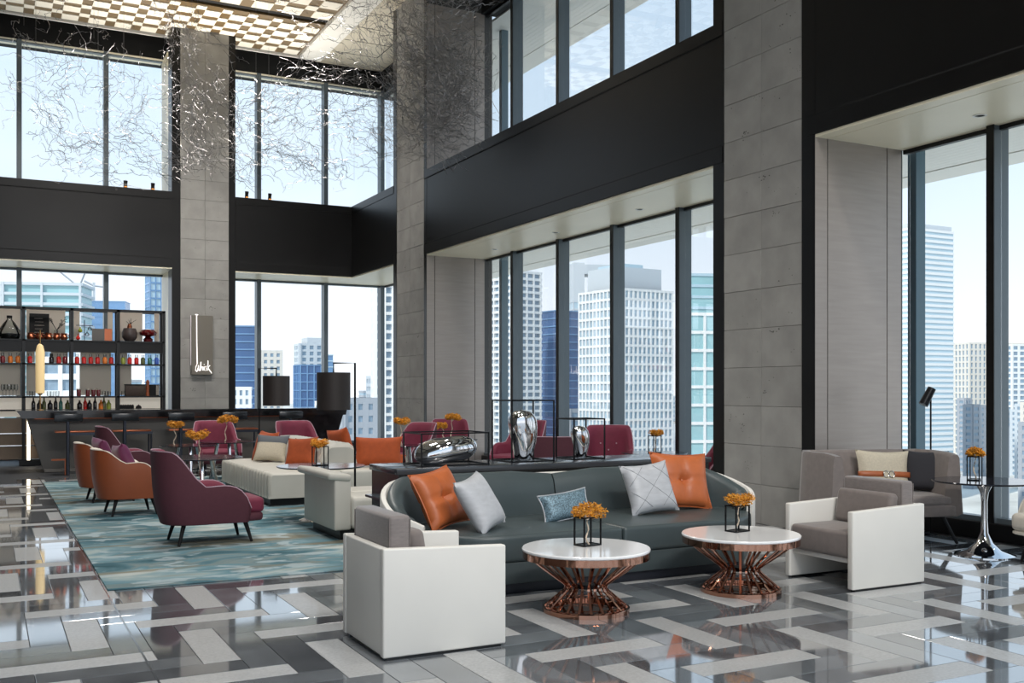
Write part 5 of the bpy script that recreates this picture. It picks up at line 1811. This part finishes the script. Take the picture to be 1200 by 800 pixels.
# small uplights on the clerestory sill
M['amber_lens'] = mat('amber_lens', (240, 150, 60), .3, emit=(255, 170, 80), estr=1.0)
for px_ in (147, 179, 289, 316):
    t = thing('sill_uplight', 'small black uplight with amber lens on the clerestory sill', 'uplight', (onY(px_, YL + .05), YL + .05, Z2), 0, 'uplights on the clerestory sill')
    MB().lathe([(0, 0), (.04, 0), (.04, .06), (0, .06)], 12).build('base', M['gap'], t)
    MB().rod((0, 0, .06), (0.0, -.03, .15), .036, .044, 12).build('lamp_head', M['gap'], t)
    MB().lathe([(0, 0), (.03, 0), (.03, .012), (0, .012)], 12, (0, -.042, .012)).build('lens', M['amber_lens'], t)
    L_ = bpy.data.lights.new('uplight', 'SPOT')
    L_.energy = 260
    L_.color = (1.0, 0.92, 0.80)
    L_.spot_size = math.radians(130)
    L_.spot_blend = 1.0
    L_.shadow_soft_size = 0.06
    lo = bpy.data.objects.new('uplight', L_)
    COL.objects.link(lo)
    lo.location = (0, -.10, .22)
    lo.rotation_euler = Vector((0, -.45, 1)).to_track_quat('-Z', 'Y').to_euler()
    lo.parent = t
# ------------------------------------------------------------ hanging wire sculpture
M['wire'] = mat('bright_steel_wire', (146, 143, 142), 0.4, 1.0)
def wpt(px, py, Y):
    X = onY(px, Y)
    s_ = X * fl_s + Y * fl_c
    return Vector((X, Y, HC + (YH - py) * s_ / FPX))
streams = [  # control points (picture column, row, depth y), spread, count
    ([(8, 8, 21), (28, 30, 20.6), (45, 50, 20.2)], .18, 36),
    ([(70, 25, 20.6), (78, 45, 20.4), (82, 52, 20.4)], .14, 14),
    ([(98, 32, 20.6), (110, 45, 20.4), (120, 55, 20.4)], .14, 14),
    ([(32, 60, 20.5), (50, 75, 20.3), (70, 92, 20.1), (92, 94, 20), (110, 80, 19.9)], .25, 70),
    ([(26, 100, 20.5), (42, 122, 20.3), (62, 148, 20.1), (82, 172, 20), (110, 178, 19.8), (140, 170, 19.7)], .22, 160),
    ([(60, 150, 20.1), (75, 165, 20), (100, 190, 19.8), (130, 188, 19.6), (160, 190, 19.5), (188, 200, 19.4)], .30, 150),
    ([(100, 60, 20), (115, 95, 19.9), (120, 130, 19.8), (105, 160, 19.8)], .42, 90),
    ([(130, 155, 19.7), (150, 165, 19.6), (170, 180, 19.5), (190, 200, 19.4)], .18, 90),
    ([(128, 98, 19.8), (145, 102, 19.6), (160, 108, 19.5)], .16, 30),
    ([(140, 135, 19.6), (165, 120, 19.4), (185, 115, 19.2), (200, 135, 19.0)], .28, 60),
    ([(193, 0, 18.6), (205, 20, 18.5), (213, 45, 18.4), (212, 80, 18.4)], .14, 110),
    ([(232, 25, 18.4), (235, 50, 18.3), (246, 55, 18.3)], .16, 60),
    ([(212, 80, 18.4), (218, 115, 18.3), (228, 145, 18.2), (240, 175, 18.2), (252, 200, 18.2)], .24, 190),
    ([(240, 80, 18.4), (236, 120, 18.3), (226, 165, 18.2), (222, 205, 18.2)], .26, 160),
    ([(205, 180, 18.3), (225, 205, 18.2), (250, 205, 18.2)], .22, 120),
    ([(255, 110, 18.3), (268, 150, 18.3), (285, 180, 18.4), (305, 205, 18.5)], .22, 80),
    ([(275, 135, 18.6), (300, 128, 18.6), (322, 120, 18.5), (340, 105, 18.4), (355, 95, 18.3)], .24, 110),
    ([(342, 130, 18.5), (350, 155, 18.5), (352, 180, 18.5), (338, 190, 18.5)], .18, 50),
    ([(300, 180, 18.6), (315, 182, 18.6), (335, 170, 18.5), (352, 178, 18.5), (365, 190, 18.5)], .22, 80),
    ([(370, 82, 18.2), (392, 78, 18.1), (410, 85, 18), (418, 96, 18)], .20, 90),
    ([(388, 142, 18.2), (402, 138, 18.1), (420, 142, 18), (436, 155, 17.9), (450, 165, 17.9)], .20, 150),
    ([(385, 160, 18.2), (400, 185, 18.1), (420, 190, 18), (445, 185, 18)], .28, 80),
    ([(395, 200, 18.2), (415, 212, 18.1), (432, 205, 18)], .14, 26),
    ([(360, 40, 18), (392, 50, 17.9), (418, 52, 17.8), (440, 75, 17.8), (458, 92, 17.8)], .22, 60),
    ([(415, 20, 17.5), (430, 45, 17.5), (445, 70, 17.5)], .16, 26),
    ([(345, 10, 17.2), (380, 22, 17), (420, 12, 16.8), (455, 5, 16.6)], .28, 40),
    ([(470, -5, 16.2), (485, 20, 16), (500, 45, 15.9), (525, 55, 15.8), (545, 50, 15.7)], .26, 170),
    ([(478, 55, 16.1), (495, 80, 16), (512, 95, 15.9), (530, 110, 15.8), (548, 122, 15.7)], .26, 220),
    ([(500, 140, 16), (520, 130, 15.9), (540, 108, 15.8), (548, 80, 15.7)], .24, 160),
    ([(468, 110, 16.2), (485, 140, 16.1), (505, 158, 16), (520, 160, 15.9)], .20, 90),
    ([(535, 20, 15.7), (555, 5, 15.6), (575, -8, 15.5)], .20, 50),
    ([(455, 165, 17.8), (468, 168, 16.6), (490, 165, 16.1)], .18, 40),
]
WR = random.Random(42)
t = thing('wire_sculpture', 'swirling cloud of fine steel wire branches hanging below the ceiling', 'sculpture', (0, 0, 0))
def spl(cp, f):
    f *= len(cp) - 1
    i = min(int(f), len(cp) - 2)
    return cp[i].lerp(cp[i + 1], f - i)
mbs = MB()
def thin(pts, r):
    """three sided wire"""
    bm_ = mbs.bm
    rings = []
    for i, p in enumerate(pts):
        d = (pts[min(i + 1, len(pts) - 1)] - pts[max(i - 1, 0)]).normalized()
        a = d.cross(Vector((.3, .5, .81))).normalized()
        b = d.cross(a)
        rings.append([bm_.verts.new(p + (a * math.cos(q) + b * math.sin(q)) * r) for q in (0, 2.094, 4.189)])
    for A, B in zip(rings, rings[1:]):
        for k in range(3):
            bm_.faces.new((A[k], A[(k + 1) % 3], B[(k + 1) % 3], B[k]))
for cp, spread, cnt_ in streams:
    cp = [wpt(*c_) for c_ in cp]
    for w_ in range(int(cnt_ * (0.36 if cp[0].x < 3.6 else 0.42 if cp[0].y > 17.4 and cp[0].x > 4.6 else 0.8 if cp[0].x < 5 else 1.5))):
        f = WR.uniform(0, 0.92)
        gs = lambda q: max(-1.7 * q, min(1.7 * q, WR.gauss(0, q)))
        off = Vector((gs(spread), gs(spread * 1.4), gs(spread)))
        p = spl(cp, f) + off
        dirv = (spl(cp, min(1, f + .06)) - spl(cp, max(0, f - .06))).normalized()
        sg = WR.choice((-1, 1, 1))
        steps = WR.randint(8, 20)
        st = WR.uniform(.035, .06)
        d = dirv * sg
        pts = [p.copy()]
        kids = []
        for k in range(steps):
            d = (d + Vector((WR.gauss(0, .5), WR.gauss(0, .5), WR.gauss(0, .5)))).normalized()
            d = (d + dirv * sg * .3).normalized()
            p = p + d * st
            pts.append(p.copy())
            if WR.random() < .16:
                kids.append((p.copy(), d.copy()))
        top = max(v.z for v in pts)
        if top > ZC - .15:
            pts = [v - Vector((0, 0, top - ZC + .18)) for v in pts]
            kids = []
        if max(v.x for v in pts) > 7.6 or min(v.z for v in pts) < 5.15:
            continue
        r_ = WR.choice((.0022, .003, .0042))
        thin(pts, r_)
        for kp, kd in kids:
            q, e_ = kp, [kp]
            for k in range(WR.randint(2, 4)):
                kd = (kd + Vector((WR.gauss(0, .8), WR.gauss(0, .8), WR.gauss(0, .8)))).normalized()
                q = q + kd * st * .8
                e_.append(q)
            thin(e_, r_ * .75)
o = mbs.build('wire_branches', M['wire'], t, smooth=0)
o['kind'] = 'stuff'
for cp, spread, cnt_ in streams[::2]:
    q = wpt(*cp[1])
    if q.z < ZC - .3:
        MB().rod(q, (q.x, q.y, ZC - .08), .002, .002, 4).build('suspension_cable', M['wire'], t)

# ------------------------------------------------------------ unseen fill spotlights added at the ceiling to brighten the lounge
def fill_lamp(x, y, tgt, watts, label, size=70):
    t_ = thing('fill_spotlight', label, 'spotlight', (x, y, ZC - .02), 0, 'added ceiling fill spotlights')
    d = (Vector(tgt) - Vector((x, y, ZC - .25))).normalized()
    MB().rod((0, 0, 0), (0, 0, -.12), .02).build('stem', M['gap'], t_)
    MB().rod(Vector((0, 0, -.14)) - d * .1, Vector((0, 0, -.14)) + d * .12, .06, .07, 14).build('lamp_head', M['gap'], t_)
    L_ = bpy.data.lights.new('spot', 'SPOT')
    L_.energy = watts
    L_.color = (1.0, 0.96, 0.91)
    L_.spot_size = math.radians(size)
    L_.spot_blend = 0.9
    L_.shadow_soft_size = 0.45
    lo = bpy.data.objects.new('spot', L_)
    COL.objects.link(lo)
    lo.location = Vector((0, 0, -.14)) + d * .16
    lo.rotation_euler = d.to_track_quat('-Z', 'Y').to_euler()
    lo.parent = t_
for x, y, tg, w in FILL_SPOTS:
    fill_lamp(x, y, tg, w, 'added black fill spotlight at the lounge ceiling', 95)
